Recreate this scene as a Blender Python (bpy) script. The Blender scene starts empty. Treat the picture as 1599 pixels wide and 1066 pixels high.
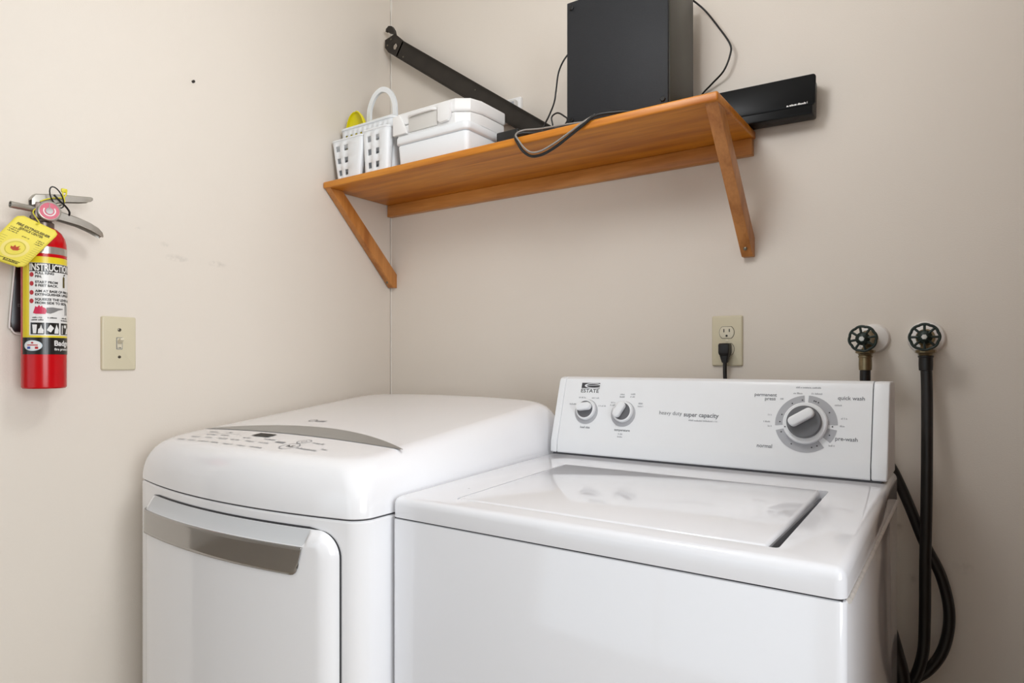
import bpy, bmesh, math, random
from mathutils import Vector, Matrix

S = bpy.context.scene
COL = S.collection
PI = math.pi
random.seed(7)

# ------------------------------------------------------------------ camera
cam_d = bpy.data.cameras.new('camera')
cam = bpy.data.objects.new('camera', cam_d)
COL.objects.link(cam)
cam.location = (1.58, -1.58, 1.147)
cam.rotation_euler = (PI / 2, 0, math.radians(34.6))
cam_d.sensor_width = 36
cam_d.lens = 36 * 1028 / 1599
cam_d.shift_y = 30 / 1599
cam_d.clip_start = 0.02
S.camera = cam

# ------------------------------------------------------------------ world, lights, exposure
wd = bpy.data.worlds.new('world')
S.world = wd
wd.use_nodes = True
wd.node_tree.nodes['Background'].inputs[0].default_value = (0.85, 0.92, 1.0, 1)
wd.node_tree.nodes['Background'].inputs[1].default_value = 1.0


def area_light(name, loc, target, sx, sy, power, col, shape='RECTANGLE'):
    d = bpy.data.lights.new(name, 'AREA')
    d.shape = shape
    d.size = sx
    d.size_y = sy
    d.energy = power
    d.color = col
    o = bpy.data.objects.new(name, d)
    COL.objects.link(o)
    o.location = loc
    o.rotation_euler = (Vector(target) - Vector(loc)).to_track_quat('-Z', 'Y').to_euler()
    return o


# added soft fill from the front, set inside an unseen window
area_light('added_front_fill', (0.2, -4.18, 1.30), (0.2, 0, 1.30), 2.6, 1.8, 7.0, (0.92, 0.965, 1.0))
area_light('added_side_fill', (3.10, -1.80, 1.50), (0.0, -1.80, 1.50), 1.3, 1.3, 40, (0.92, 0.965, 1.0))  # added side fill that brightens the left wall, at an unseen window
# light of an unseen lamp, added where the shadows point: a globe that shines all round
LAMP = (1.04, -0.86)
ld = bpy.data.lights.new('ceiling_lamp_light', 'POINT')
ld.energy = 10.5
ld.shadow_soft_size = 0.13
ld.color = (0.975, 0.985, 1.0)
lo = bpy.data.objects.new('ceiling_lamp_light', ld)
COL.objects.link(lo)
lo.location = (LAMP[0], LAMP[1], 2.00)

vs = S.view_settings
vs.view_transform = 'Standard'
vs.look = 'None'
vs.gamma = 1.0
vs.use_curve_mapping = False
vs.exposure = 0.08


# ------------------------------------------------------------------ materials
def lin(c):
    c = c / 255.0
    return c / 12.92 if c <= 0.04045 else ((c + 0.055) / 1.055) ** 2.4


def rgb(r, g, b):
    return (lin(r), lin(g), lin(b), 1)


def mat(name, col, rough=0.5, metal=0.0, coat=0.0, var=0.05, vscale=30, bump=0.0, bscale=200, spec=0.5):
    m = bpy.data.materials.new(name)
    m.use_nodes = True
    nt = m.node_tree
    b = nt.nodes['Principled BSDF']
    b.inputs['Roughness'].default_value = rough
    b.inputs['Metallic'].default_value = metal
    b.inputs['Coat Weight'].default_value = coat
    b.inputs['Specular IOR Level'].default_value = spec
    tc = nt.nodes.new('ShaderNodeTexCoord')
    n = nt.nodes.new('ShaderNodeTexNoise')
    n.inputs['Scale'].default_value = vscale
    n.inputs['Detail'].default_value = 3
    nt.links.new(tc.outputs['Object'], n.inputs['Vector'])
    mx = nt.nodes.new('ShaderNodeMix')
    mx.data_type = 'RGBA'
    c = rgb(*col)
    mx.inputs['A'].default_value = tuple(min(1, v * (1 - var)) for v in c[:3]) + (1,)
    mx.inputs['B'].default_value = tuple(min(1, v * (1 + var)) for v in c[:3]) + (1,)
    nt.links.new(n.outputs['Fac'], mx.inputs['Factor'])
    nt.links.new(mx.outputs['Result'], b.inputs['Base Color'])
    if bump > 0:
        n2 = nt.nodes.new('ShaderNodeTexNoise')
        n2.inputs['Scale'].default_value = bscale
        n2.inputs['Detail'].default_value = 4
        nt.links.new(tc.outputs['Object'], n2.inputs['Vector'])
        bp = nt.nodes.new('ShaderNodeBump')
        bp.inputs['Strength'].default_value = bump
        bp.inputs['Distance'].default_value = 0.002
        nt.links.new(n2.outputs['Fac'], bp.inputs['Height'])
        nt.links.new(bp.outputs['Normal'], b.inputs['Normal'])
    return m


def add_smudges(m, spots, col):
    """dirt marks of their own shape: (centre, half sizes, strength) in world metres"""
    nt = m.node_tree
    b = nt.nodes['Principled BSDF']
    src = b.inputs['Base Color'].links[0].from_socket
    geo = nt.nodes.new('ShaderNodeNewGeometry')
    nz = nt.nodes.new('ShaderNodeTexNoise')
    nz.inputs['Scale'].default_value = 55
    nz.inputs['Detail'].default_value = 5
    nt.links.new(geo.outputs['Position'], nz.inputs['Vector'])
    for (c, hs, st) in spots:
        sub = nt.nodes.new('ShaderNodeVectorMath')
        sub.operation = 'SUBTRACT'
        nt.links.new(geo.outputs['Position'], sub.inputs[0])
        sub.inputs[1].default_value = c
        dv = nt.nodes.new('ShaderNodeVectorMath')
        dv.operation = 'DIVIDE'
        nt.links.new(sub.outputs[0], dv.inputs[0])
        dv.inputs[1].default_value = hs
        ln = nt.nodes.new('ShaderNodeVectorMath')
        ln.operation = 'LENGTH'
        nt.links.new(dv.outputs[0], ln.inputs[0])
        mr = nt.nodes.new('ShaderNodeMapRange')
        mr.inputs[1].default_value = 1.0
        mr.inputs[2].default_value = 0.1
        mr.inputs[3].default_value = 0.0
        mr.inputs[4].default_value = st
        nt.links.new(ln.outputs['Value'], mr.inputs[0])
        mr2 = nt.nodes.new('ShaderNodeMapRange')
        mr2.inputs[1].default_value = 0.40
        mr2.inputs[2].default_value = 0.62
        nt.links.new(nz.outputs['Fac'], mr2.inputs[0])
        mu = nt.nodes.new('ShaderNodeMath')
        mu.operation = 'MULTIPLY'
        nt.links.new(mr.outputs[0], mu.inputs[0])
        nt.links.new(mr2.outputs[0], mu.inputs[1])
        mx = nt.nodes.new('ShaderNodeMix')
        mx.data_type = 'RGBA'
        nt.links.new(mu.outputs[0], mx.inputs['Factor'])
        nt.links.new(src, mx.inputs['A'])
        mx.inputs['B'].default_value = rgb(*col)
        src = mx.outputs['Result']
    nt.links.new(src, b.inputs['Base Color'])


def wood_mat(name, dark, light, rough=0.42, axis=0, coat=0.1):
    m = bpy.data.materials.new(name)
    m.use_nodes = True
    nt = m.node_tree
    b = nt.nodes['Principled BSDF']
    b.inputs['Roughness'].default_value = rough
    b.inputs['Coat Weight'].default_value = coat
    b.inputs['Coat Roughness'].default_value = 0.3
    tc = nt.nodes.new('ShaderNodeTexCoord')
    mp = nt.nodes.new('ShaderNodeMapping')
    sc = [14, 14, 14]
    sc[axis] = 1.1
    mp.inputs['Scale'].default_value = sc
    nt.links.new(tc.outputs['Object'], mp.inputs['Vector'])
    n = nt.nodes.new('ShaderNodeTexNoise')
    n.inputs['Scale'].default_value = 1.6
    n.inputs['Detail'].default_value = 4
    n.inputs['Distortion'].default_value = 0.6
    nt.links.new(mp.outputs[0], n.inputs['Vector'])
    n2 = nt.nodes.new('ShaderNodeTexNoise')
    n2.inputs['Scale'].default_value = 12
    n2.inputs['Detail'].default_value = 6
    nt.links.new(mp.outputs[0], n2.inputs['Vector'])
    ad = nt.nodes.new('ShaderNodeMath')
    ad.operation = 'MULTIPLY_ADD'
    ad.inputs[1].default_value = 0.35
    nt.links.new(n2.outputs['Fac'], ad.inputs[0])
    nt.links.new(n.outputs['Fac'], ad.inputs[2])
    cr = nt.nodes.new('ShaderNodeValToRGB')
    cr.color_ramp.elements[0].position = 0.45
    cr.color_ramp.elements[0].color = rgb(*dark)
    cr.color_ramp.elements[1].position = 0.85
    cr.color_ramp.elements[1].color = rgb(*light)
    nt.links.new(ad.outputs[0], cr.inputs[0])
    nt.links.new(cr.outputs[0], b.inputs['Base Color'])
    bp = nt.nodes.new('ShaderNodeBump')
    bp.inputs['Strength'].default_value = 0.15
    bp.inputs['Distance'].default_value = 0.001
    nt.links.new(n2.outputs['Fac'], bp.inputs['Height'])
    nt.links.new(bp.outputs['Normal'], b.inputs['Normal'])
    return m


M = {}
M['wall'] = mat('painted_wall', (229, 220, 209), 0.55, var=0.012, vscale=3, bump=0.12, bscale=350)
M['wall_l'] = mat('painted_wall_marked', (229, 220, 209), 0.55, var=0.012, vscale=3, bump=0.12, bscale=350)
add_smudges(M['wall_l'], [((0, -0.728, 1.396), (0.1, 0.034, 0.010), 0.40), ((0, -0.62, 1.394), (0.1, 0.028, 0.009), 0.42),
                          ((0, -0.755, 1.425), (0.1, 0.012, 0.008), 0.25), ((0, -0.815, 1.452), (0.1, 0.010, 0.006), 0.25),
                          ((0, -0.80, 0.752), (0.1, 0.006, 0.010), 0.8)], (120, 112, 104))
M['wall_b'] = mat('painted_wall_scuffed', (229, 220, 209), 0.55, var=0.012, vscale=3, bump=0.12, bscale=350)
add_smudges(M['wall_b'], [((1.463, 0, 0.80), (0.012, 0.1, 0.016), 0.5), ((1.575, 0, 0.74), (0.02, 0.1, 0.02), 0.25),
                          ((1.49, 0, 0.70), (0.008, 0.1, 0.02), 0.3), ((1.535, 0, 1.20), (0.02, 0.1, 0.01), 0.3)], (130, 120, 110))
M['ceil'] = mat('ceiling_paint', (240, 238, 233), 0.8, var=0.01)
M['floor'] = mat('vinyl_floor', (176, 160, 140), 0.4, var=0.12, vscale=6)
M['trim'] = mat('white_trim_paint', (238, 236, 230), 0.4, var=0.01)
M['caulk'] = mat('caulk', (226, 220, 210), 0.6, var=0.03)
M['enamel'] = mat('white_enamel', (240, 241, 246), 0.09, var=0.006, vscale=4, coat=0.3)
M['enamel_dry'] = mat('white_enamel_gloss', (245, 245, 248), 0.13, var=0.006, vscale=4, coat=0.3)
M['wplastic'] = mat('white_plastic', (238, 240, 243), 0.32, var=0.01)
M['bplastic'] = mat('basket_plastic', (240, 243, 246), 0.35, var=0.01)
M['case'] = mat('case_plastic', (240, 239, 238), 0.35, var=0.01)
M['case2'] = mat('case_recess_plastic', (214, 211, 206), 0.4, var=0.02)
M['seam'] = mat('dark_seam', (60, 60, 64), 0.6)
M['print'] = mat('grey_print', (118, 120, 126), 0.5, var=0.02)
M['print_l'] = mat('light_grey_print', (176, 178, 183), 0.5, var=0.02)
M['print_c'] = mat('control_grey_print', (148, 150, 155), 0.5, var=0.02)
M['print_d'] = mat('dark_grey_print', (62, 62, 66), 0.5, var=0.02)
M['dialgrey'] = mat('dial_grey', (178, 179, 184), 0.4, var=0.02)
M['knobdark'] = mat('knob_dark_grey', (104, 105, 109), 0.35, var=0.03)
M['silver'] = mat('silver_grey_paint', (150, 150, 147), 0.3, metal=0.2, var=0.02)
M['handle'] = mat('handle_grey_metal', (172, 170, 168), 0.10, metal=0.8, var=0.02)
M['scoop'] = mat('scoop_grey', (205, 207, 210), 0.3, var=0.01)
M['display'] = mat('display_black', (48, 45, 42), 0.5, spec=0.15)
M['wood'] = wood_mat('varnished_pine', (172, 94, 8), (220, 142, 34), axis=0)
M['wood_cleat'] = wood_mat('cleat_oak', (172, 106, 40), (216, 150, 78), axis=0)
M['wood_brace'] = wood_mat('brace_oak', (158, 94, 38), (202, 136, 70), axis=2)
M['wood_shade_door'] = wood_mat('stained_shade_door', (96, 62, 36), (128, 84, 50), axis=2)
M['black'] = mat('black_plastic', (16, 15, 15), 0.28, var=0.1)
M['bar'] = mat('soundbar_black', (7, 7, 8), 0.32, var=0.1, spec=0.15)
M['spk_front'] = mat('speaker_front_vinyl', (37, 38, 41), 0.6, var=0.08, vscale=12, bump=0.15, bscale=700, spec=0.3)
M['spk_side'] = mat('speaker_side_vinyl', (52, 50, 40), 0.4, var=0.08, vscale=12)
M['bracket'] = mat('dark_bronze_metal', (44, 39, 34), 0.38, metal=0.3, var=0.4, vscale=22)
M['cable'] = mat('black_cable', (22, 21, 21), 0.4)
M['cable_g'] = mat('grey_cable', (142, 136, 130), 0.4)
M['ivory'] = mat('ivory_plastic', (214, 205, 178), 0.35, var=0.01)
M['ivory_d'] = mat('ivory_toggle', (222, 214, 192), 0.3, var=0.01)
M['hole'] = mat('dark_hole', (34, 30, 26), 0.6)
M['screw'] = mat('steel_screw', (120, 114, 100), 0.35, metal=0.8)
M['steel'] = mat('brushed_steel', (186, 182, 174), 0.38, metal=0.75, var=0.15, vscale=60)
M['steel_d'] = mat('dark_steel', (120, 108, 102), 0.35, metal=0.7, var=0.2, vscale=60)
M['red'] = mat('red_cylinder_paint', (196, 8, 20), 0.2, var=0.03, spec=0.35)
M['yellow'] = mat('yellow_label', (232, 208, 40), 0.28, var=0.02)
M['lwhite'] = mat('white_label', (232, 230, 228), 0.3, var=0.01)
M['lblack'] = mat('black_label', (30, 29, 28), 0.25, var=0.05)
M['lred'] = mat('label_red', (176, 24, 34), 0.35, var=0.03)
M['lflame'] = mat('label_flame_red', (206, 40, 80), 0.35, var=0.1)
M['lgrey'] = mat('label_grey', (128, 126, 126), 0.4, var=0.1)
M['lblue'] = mat('label_blue', (38, 66, 158), 0.35, var=0.03)
M['lpale'] = mat('label_pale_blue', (210, 228, 236), 0.35, var=0.03)
M['band'] = mat('silver_band', (190, 184, 176), 0.25, metal=0.7, var=0.05)
M['gauge'] = mat('gauge_pink', (206, 70, 96), 0.25, var=0.2, vscale=140)
M['gauge_c'] = mat('gauge_centre', (150, 142, 140), 0.3, metal=0.3)
M['tag'] = mat('yellow_tag_paper', (240, 222, 84), 0.55, var=0.05, vscale=40)
M['tag_ring'] = mat('tag_pale_print', (244, 226, 130), 0.6, var=0.02)
M['tag_ink'] = mat('tag_ink', (86, 74, 22), 0.6)
M['tag_red'] = mat('tag_red_ink', (190, 70, 30), 0.6)
M['tie'] = mat('yellow_tie', (226, 214, 50), 0.4)
M['yplast'] = mat('yellow_plastic', (232, 218, 22), 0.3, var=0.02)
M['valve'] = mat('green_cast_iron', (26, 40, 34), 0.38, metal=0.2, var=0.35, vscale=120)
M['brass'] = mat('old_brass', (138, 124, 96), 0.35, metal=0.8, var=0.25, vscale=120)
M['esc'] = mat('white_escutcheon', (236, 232, 228), 0.3, var=0.01)
M['rubber'] = mat('black_rubber', (24, 22, 22), 0.42, var=0.1)
M['lamp'] = mat('lamp_glass', (245, 240, 230), 0.4)
_b = M['lamp'].node_tree.nodes['Principled BSDF']
_b.inputs['Emission Color'].default_value = (1, 0.94, 0.85, 1)
_b.inputs['Emission Strength'].default_value = 2.0
M['glass'] = mat('window_glass', (240, 245, 248), 0.02)
M['glass'].node_tree.nodes['Principled BSDF'].inputs['Transmission Weight'].default_value = 1.0
M['seal_rust'] = mat('rusty_edge', (208, 202, 196), 0.5, var=0.3, vscale=90)

# ------------------------------------------------------------------ building helpers
ORG = {}


def thing(name, loc, label, cat, group=None):
    o = bpy.data.objects.new(name, None)
    o.empty_display_size = 0.05
    COL.objects.link(o)
    o.location = loc
    ORG[o.name] = Vector(loc)
    tag(o, label, cat, group)
    return o


def tag(o, label=None, cat=None, group=None, kind=None):
    if label:
        o['label'] = label
    if cat:
        o['category'] = cat
    if group:
        o['group'] = group
    if kind:
        o['kind'] = kind
    return o


def finish(name, me, m, parent=None, smooth=30, origin=None):
    """link a mesh whose vertices are in world metres"""
    vs_ = [v.co.copy() for v in me.vertices]
    if parent is not None:
        org = ORG[parent.name]
    elif origin is not None:
        org = Vector(origin)
    else:
        lo = Vector((min(v[i] for v in vs_) for i in range(3)))
        hi = Vector((max(v[i] for v in vs_) for i in range(3)))
        org = Vector(((lo.x + hi.x) / 2, (lo.y + hi.y) / 2, lo.z))
    me.transform(Matrix.Translation(-org))
    if m is not None:
        me.materials.append(m)
    if smooth:
        me.polygons.foreach_set('use_smooth', [True] * len(me.polygons))
        me.set_sharp_from_angle(angle=math.radians(smooth))
    me.update()
    o = bpy.data.objects.new(name, me)
    COL.objects.link(o)
    if parent is not None:
        o.parent = parent
    else:
        o.location = org
    ORG[o.name] = org
    return o


def from_data(name, verts, faces, m, parent=None, smooth=30, recalc=True):
    me = bpy.data.meshes.new(name)
    me.from_pydata([tuple(v) for v in verts], [], faces)
    if recalc:
        bm = bmesh.new()
        bm.from_mesh(me)
        bmesh.ops.recalc_face_normals(bm, faces=bm.faces)
        bm.to_mesh(me)
        bm.free()
    return finish(name, me, m, parent, smooth)


def from_bm(name, bm, m, parent=None, smooth=30):
    bmesh.ops.recalc_face_normals(bm, faces=bm.faces)
    me = bpy.data.meshes.new(name)
    bm.to_mesh(me)
    bm.free()
    return finish(name, me, m, parent, smooth)


def bm_box(bm, x, y, z, mtx=None):
    vs_ = [bm.verts.new((x[i], y[j], z[k])) for i in (0, 1) for j in (0, 1) for k in (0, 1)]
    for f in ((0, 1, 3, 2), (4, 6, 7, 5), (0, 4, 5, 1), (2, 3, 7, 6), (0, 2, 6, 4), (1, 5, 7, 3)):
        bm.faces.new([vs_[i] for i in f])
    if mtx is not None:
        bmesh.ops.transform(bm, matrix=mtx, verts=vs_)
    return vs_


def box(name, x, y, z, m, parent=None, bev=0.0, seg=2, mtx=None, only=None):
    bm = bmesh.new()
    bm_box(bm, x, y, z)
    if bev > 0:
        es = [e for e in bm.edges if only is None or only(e)]
        bmesh.ops.bevel(bm, geom=es, offset=bev, segments=seg, profile=0.5, affect='EDGES', clamp_overlap=True)
    if mtx is not None:
        bmesh.ops.transform(bm, matrix=mtx, verts=bm.verts)
    return from_bm(name, bm, m, parent)


def vertical(e):
    a, b = e.verts
    return abs(a.co.z - b.co.z) > 1e-6


def frame_mtx(o, ax, ay, az):
    m = Matrix.Identity(4)
    for i, a in enumerate((ax, ay, az)):
        for j in range(3):
            m[j][i] = a[j]
    for j in range(3):
        m[j][3] = o[j]
    return m


def axis_mtx(o, az):
    az = Vector(az).normalized()
    up = Vector((0, 0, 1)) if abs(az.z) < 0.95 else Vector((0, 1, 0))
    ax = up.cross(az).normalized()
    ay = az.cross(ax)
    return frame_mtx(o, ax, ay, az)


def lathe(name, prof, mtx, m, parent=None, n=32, smooth=35):
    """prof: [(radius, height)] along the matrix's z"""
    verts, faces, rings = [], [], []
    for r, h in prof:
        if r < 1e-6:
            rings.append([len(verts)])
            verts.append(mtx @ Vector((0, 0, h)))
        else:
            rings.append(list(range(len(verts), len(verts) + n)))
            for k in range(n):
                a = 2 * PI * k / n
                verts.append(mtx @ Vector((r * math.cos(a), r * math.sin(a), h)))
    for a, b in zip(rings, rings[1:]):
        for k in range(n):
            k2 = (k + 1) % n
            if len(a) == 1 and len(b) == 1:
                continue
            if len(a) == 1:
                faces.append((a[0], b[k], b[k2]))
            elif len(b) == 1:
                faces.append((a[k], a[k2], b[0]))
            else:
                faces.append((a[k], a[k2], b[k2], b[k]))
    if len(rings[0]) > 1:
        faces.append(tuple(reversed(rings[0])))
    if len(rings[-1]) > 1:
        faces.append(tuple(rings[-1]))
    return from_data(name, verts, faces, m, parent, smooth)


def catmull(pts, k=6):
    pts = [Vector(p) for p in pts]
    out = []
    for i in range(len(pts) - 1):
        p0 = pts[max(i - 1, 0)]
        p1, p2 = pts[i], pts[i + 1]
        p3 = pts[min(i + 2, len(pts) - 1)]
        for j in range(k):
            t = j / k
            out.append(0.5 * ((2 * p1) + (-p0 + p2) * t + (2 * p0 - 5 * p1 + 4 * p2 - p3) * t * t + (-p0 + 3 * p1 - 3 * p2 + p3) * t ** 3))
    out.append(pts[-1])
    return out


def tube_geo(pts, r, n=8, closed=False, verts=None, faces=None, flat=1.0):
    verts = [] if verts is None else verts
    faces = [] if faces is None else faces
    N = len(pts)
    tan = []
    for i in range(N):
        if closed:
            t = pts[(i + 1) % N] - pts[i - 1]
        else:
            t = pts[min(i + 1, N - 1)] - pts[max(i - 1, 0)]
        tan.append(t.normalized())
    nrm = tan[0].orthogonal().normalized()
    base = len(verts)
    for i in range(N):
        if i:
            nrm = (nrm - tan[i] * nrm.dot(tan[i])).normalized()
        bn = tan[i].cross(nrm)
        rr = r[i] if isinstance(r, (list, tuple)) else r
        for k in range(n):
            a = 2 * PI * k / n
            verts.append(pts[i] + nrm * (rr * math.cos(a)) + bn * (rr * flat * math.sin(a)))
    M_ = N if closed else N - 1
    for i in range(M_):
        for k in range(n):
            a = base + i * n + k
            b = base + i * n + (k + 1) % n
            c = base + ((i + 1) % N) * n + (k + 1) % n
            d = base + ((i + 1) % N) * n + k
            faces.append((a, b, c, d))
    if not closed:
        faces.append(tuple(base + k for k in reversed(range(n))))
        faces.append(tuple(base + (N - 1) * n + k for k in range(n)))
    return verts, faces


def tube(name, pts, r, m, parent=None, n=10, k=6, closed=False):
    p = catmull(pts, k) if k > 1 else [Vector(q) for q in pts]
    v, f = tube_geo(p, r, n, closed)
    return from_data(name, v, f, m, parent, 50)


def prism(name, outline, h0, h1, mtx, m, parent=None, bev=0.0, seg=2, smooth=30):
    bm = bmesh.new()
    lo = [bm.verts.new((x, y, h0)) for x, y in outline]
    hi = [bm.verts.new((x, y, h1)) for x, y in outline]
    bm.faces.new(list(reversed(lo)))
    bm.faces.new(hi)
    n = len(outline)
    for i in range(n):
        j = (i + 1) % n
        bm.faces.new((lo[i], lo[j], hi[j], hi[i]))
    if bev > 0:
        caps = [f for f in bm.faces if len(f.verts) == n and n > 4 or abs(f.normal.z) > 0.9]
        es = set()
        for f in bm.faces:
            f.normal_update()
        for e in bm.edges:
            if abs(e.verts[0].co.z - e.verts[1].co.z) < 1e-9:
                es.add(e)
        bmesh.ops.bevel(bm, geom=list(es), offset=bev, segments=seg, profile=0.5, affect='EDGES', clamp_overlap=True)
    bmesh.ops.transform(bm, matrix=mtx, verts=bm.verts)
    return from_bm(name, bm, m, parent, smooth)


def rrect(x0, x1, y0, y1, r, n=6):
    pts = []
    for cx, cy, a0 in ((x1 - r, y1 - r, 0), (x0 + r, y1 - r, 90), (x0 + r, y0 + r, 180), (x1 - r, y0 + r, 270)):
        for k in range(n + 1):
            a = math.radians(a0 + 90 * k / n)
            pts.append((cx + r * math.cos(a), cy + r * math.sin(a)))
    return pts


def loft(name, rings, m, parent=None, cap0=True, cap1=True, smooth=30):
    verts, faces = [], []
    n = len(rings[0])
    for r in rings:
        verts += r
    for i in range(len(rings) - 1):
        for k in range(n):
            k2 = (k + 1) % n
            faces.append((i * n + k, i * n + k2, (i + 1) * n + k2, (i + 1) * n + k))
    if cap0:
        faces.append(tuple(reversed(range(n))))
    if cap1:
        faces.append(tuple(range((len(rings) - 1) * n, len(rings) * n)))
    return from_data(name, verts, faces, m, parent, smooth)


class Print:
    """flat print laid on a surface; fn maps (a, b) in metres to a world point just above that surface"""

    def __init__(self, fn, step=None):
        self.fn, self.v, self.f, self.step = fn, [], [], step

    def raw(self, pts, faces):
        if self.step:
            bm = bmesh.new()
            vv = [bm.verts.new((p[0], p[1], 0)) for p in pts]
            for f in faces:
                try:
                    bm.faces.new([vv[i] for i in f])
                except ValueError:
                    pass
            x0, x1 = min(p[0] for p in pts), max(p[0] for p in pts)
            k = math.ceil(x0 / self.step)
            while k * self.step < x1:
                bmesh.ops.bisect_plane(bm, geom=bm.verts[:] + bm.edges[:] + bm.faces[:], plane_co=(k * self.step, 0, 0), plane_no=(1, 0, 0))
                k += 1
            bm.verts.index_update()
            pts = [(v.co.x, v.co.y) for v in bm.verts]
            faces = [tuple(v.index for v in f.verts) for f in bm.faces]
            bm.free()
        b = len(self.v)
        self.v += [self.fn(*p) for p in pts]
        self.f += [tuple(b + i for i in f) for f in faces]

    def text(self, s, x, y, size, bold=0.0, align='CENTER', rot=0.0, sx=1.0, width=None):
        c = bpy.data.curves.new('txt', 'FONT')
        c.body = s
        c.size = size
        c.align_x = 'LEFT'
        c.align_y = 'CENTER'
        c.offset = bold
        c.resolution_u = 3
        o = bpy.data.objects.new('txt', c)
        COL.objects.link(o)
        dg = bpy.context.evaluated_depsgraph_get()
        me = bpy.data.meshes.new_from_object(o.evaluated_get(dg))
        P = [(v.co.x, v.co.y) for v in me.vertices]
        F = [tuple(p.vertices) for p in me.polygons]
        bpy.data.objects.remove(o)
        bpy.data.curves.remove(c)
        bpy.data.meshes.remove(me)
        if not P:
            return
        x0, x1 = min(p[0] for p in P), max(p[0] for p in P)
        y0, y1 = min(p[1] for p in P), max(p[1] for p in P)
        k = sx if width is None else width / (x1 - x0)
        off = {'CENTER': (x0 + x1) / 2, 'LEFT': x0, 'RIGHT': x1}[align]
        ca, sa = math.cos(rot), math.sin(rot)
        Q = []
        for px, py in P:
            a, b = (px - off) * k, py - (y0 + y1) / 2
            Q.append((x + a * ca - b * sa, y + a * sa + b * ca))
        self.raw(Q, F)

    def marks(self, x, y, w, h, seed=0):
        """a line of print too small to read: little strokes in groups"""
        rn = random.Random(seed + int(x * 9973) + int(abs(y) * 7919))
        a = x - w / 2
        while a < x + w / 2:
            q = h * (0.22 + 0.2 * rn.random())
            t_ = h * (0.55 + 0.45 * rn.random())
            self.rect(a, min(a + q, x + w / 2), y - h / 2, y - h / 2 + t_)
            a += q + h * (0.14 if rn.random() > 0.18 else 0.5)

    def rect(self, x0, x1, y0, y1, nx=1, ny=1):
        P, F = [], []
        for j in range(ny + 1):
            for i in range(nx + 1):
                P.append((x0 + (x1 - x0) * i / nx, y0 + (y1 - y0) * j / ny))
        for j in range(ny):
            for i in range(nx):
                a = j * (nx + 1) + i
                F.append((a, a + 1, a + nx + 2, a + nx + 1))
        self.raw(P, F)

    def poly(self, pts):
        self.raw(pts, [tuple(range(len(pts)))])

    def disc(self, x, y, rx, ry=None, n=24):
        ry = rx if ry is None else ry
        self.raw([(x, y)] + [(x + rx * math.cos(2 * PI * k / n), y + ry * math.sin(2 * PI * k / n)) for k in range(n)],
                 [(0, 1 + k, 1 + (k + 1) % n) for k in range(n)])

    def arc(self, x, y, r0, r1, a0, a1, n=24, ky=1.0):
        P, F = [], []
        for k in range(n + 1):
            a = math.radians(a0 + (a1 - a0) * k / n)
            P += [(x + r0 * math.cos(a), y + ky * r0 * math.sin(a)), (x + r1 * math.cos(a), y + ky * r1 * math.sin(a))]
        for k in range(n):
            F.append((2 * k, 2 * k + 1, 2 * k + 3, 2 * k + 2))
        self.raw(P, F)

    def build(self, name, m, parent, label=None):
        o = from_data(name, self.v, self.f, m, parent, 0, recalc=False)
        if label:
            o['label'] = label
        return o


def solidify(o, t, offset=0.0):
    md = o.modifiers.new('thickness', 'SOLIDIFY')
    md.thickness = t
    md.offset = offset
    return o


# ------------------------------------------------------------------ the room
def struct(o):
    o['kind'] = 'structure'
    return o


struct(box('floor', (-2.3, 3.2), (-4.3, 0.0), (-0.08, 0.0), M['floor']))
struct(box('ceiling', (-2.3, 3.2), (-4.3, 0.12), (2.40, 2.48), M['ceil']))
struct(box('wall_back', (-0.12, 3.2), (0.0, 0.12), (0.0, 2.40), M['wall_b']))
struct(box('wall_left', (-0.12, 0.0), (-1.13, 0.0), (0.0, 2.40), M['wall_l'], bev=0.006, seg=3, only=vertical))
struct(box('wall_side', (-2.3, -0.12), (-1.13, -1.01), (0.0, 2.40), M['wall']))
struct(box('wall_hall', (-2.42, -2.3), (-4.3, -1.01), (0.0, 2.40), M['wall']))
# right wall, with a window added for the side fill
RY0, RY1, RZ0, RZ1 = -2.55, -1.05, 0.75, 2.25
bm = bmesh.new()
bm_box(bm, (3.2, 3.32), (-4.42, RY0), (0, 2.40))
bm_box(bm, (3.2, 3.32), (RY1, 0.12), (0, 2.40))
bm_box(bm, (3.2, 3.32), (RY0, RY1), (0, RZ0))
bm_box(bm, (3.2, 3.32), (RY0, RY1), (RZ1, 2.40))
struct(from_bm('wall_right', bm, M['wall']))
bm = bmesh.new()
for y0, y1 in ((RY0, RY0 + 0.05), (RY1 - 0.05, RY1), (-1.825, -1.775)):
    bm_box(bm, (3.23, 3.29), (y0, y1), (RZ0, RZ1))
for z0, z1 in ((RZ0, RZ0 + 0.05), (RZ1 - 0.05, RZ1)):
    bm_box(bm, (3.23, 3.29), (RY0 + 0.05, RY1 - 0.05), (z0, z1))
win2 = struct(from_bm('added_window_2', bm, M['trim']))
for y0, y1 in ((RY0 + 0.05, -1.825), (-1.775, RY1 - 0.05)):
    box('pane', (3.259, 3.265), (y0, y1), (RZ0 + 0.05, RZ1 - 0.05), M['glass'], win2)
struct(box('added_shade_door', (1.82, 1.86), (-0.90, -0.04), (0.01, 2.04), M['wood_shade_door'], bev=0.003))  # unseen door leaf, made up to darken the right end of the back wall
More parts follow.
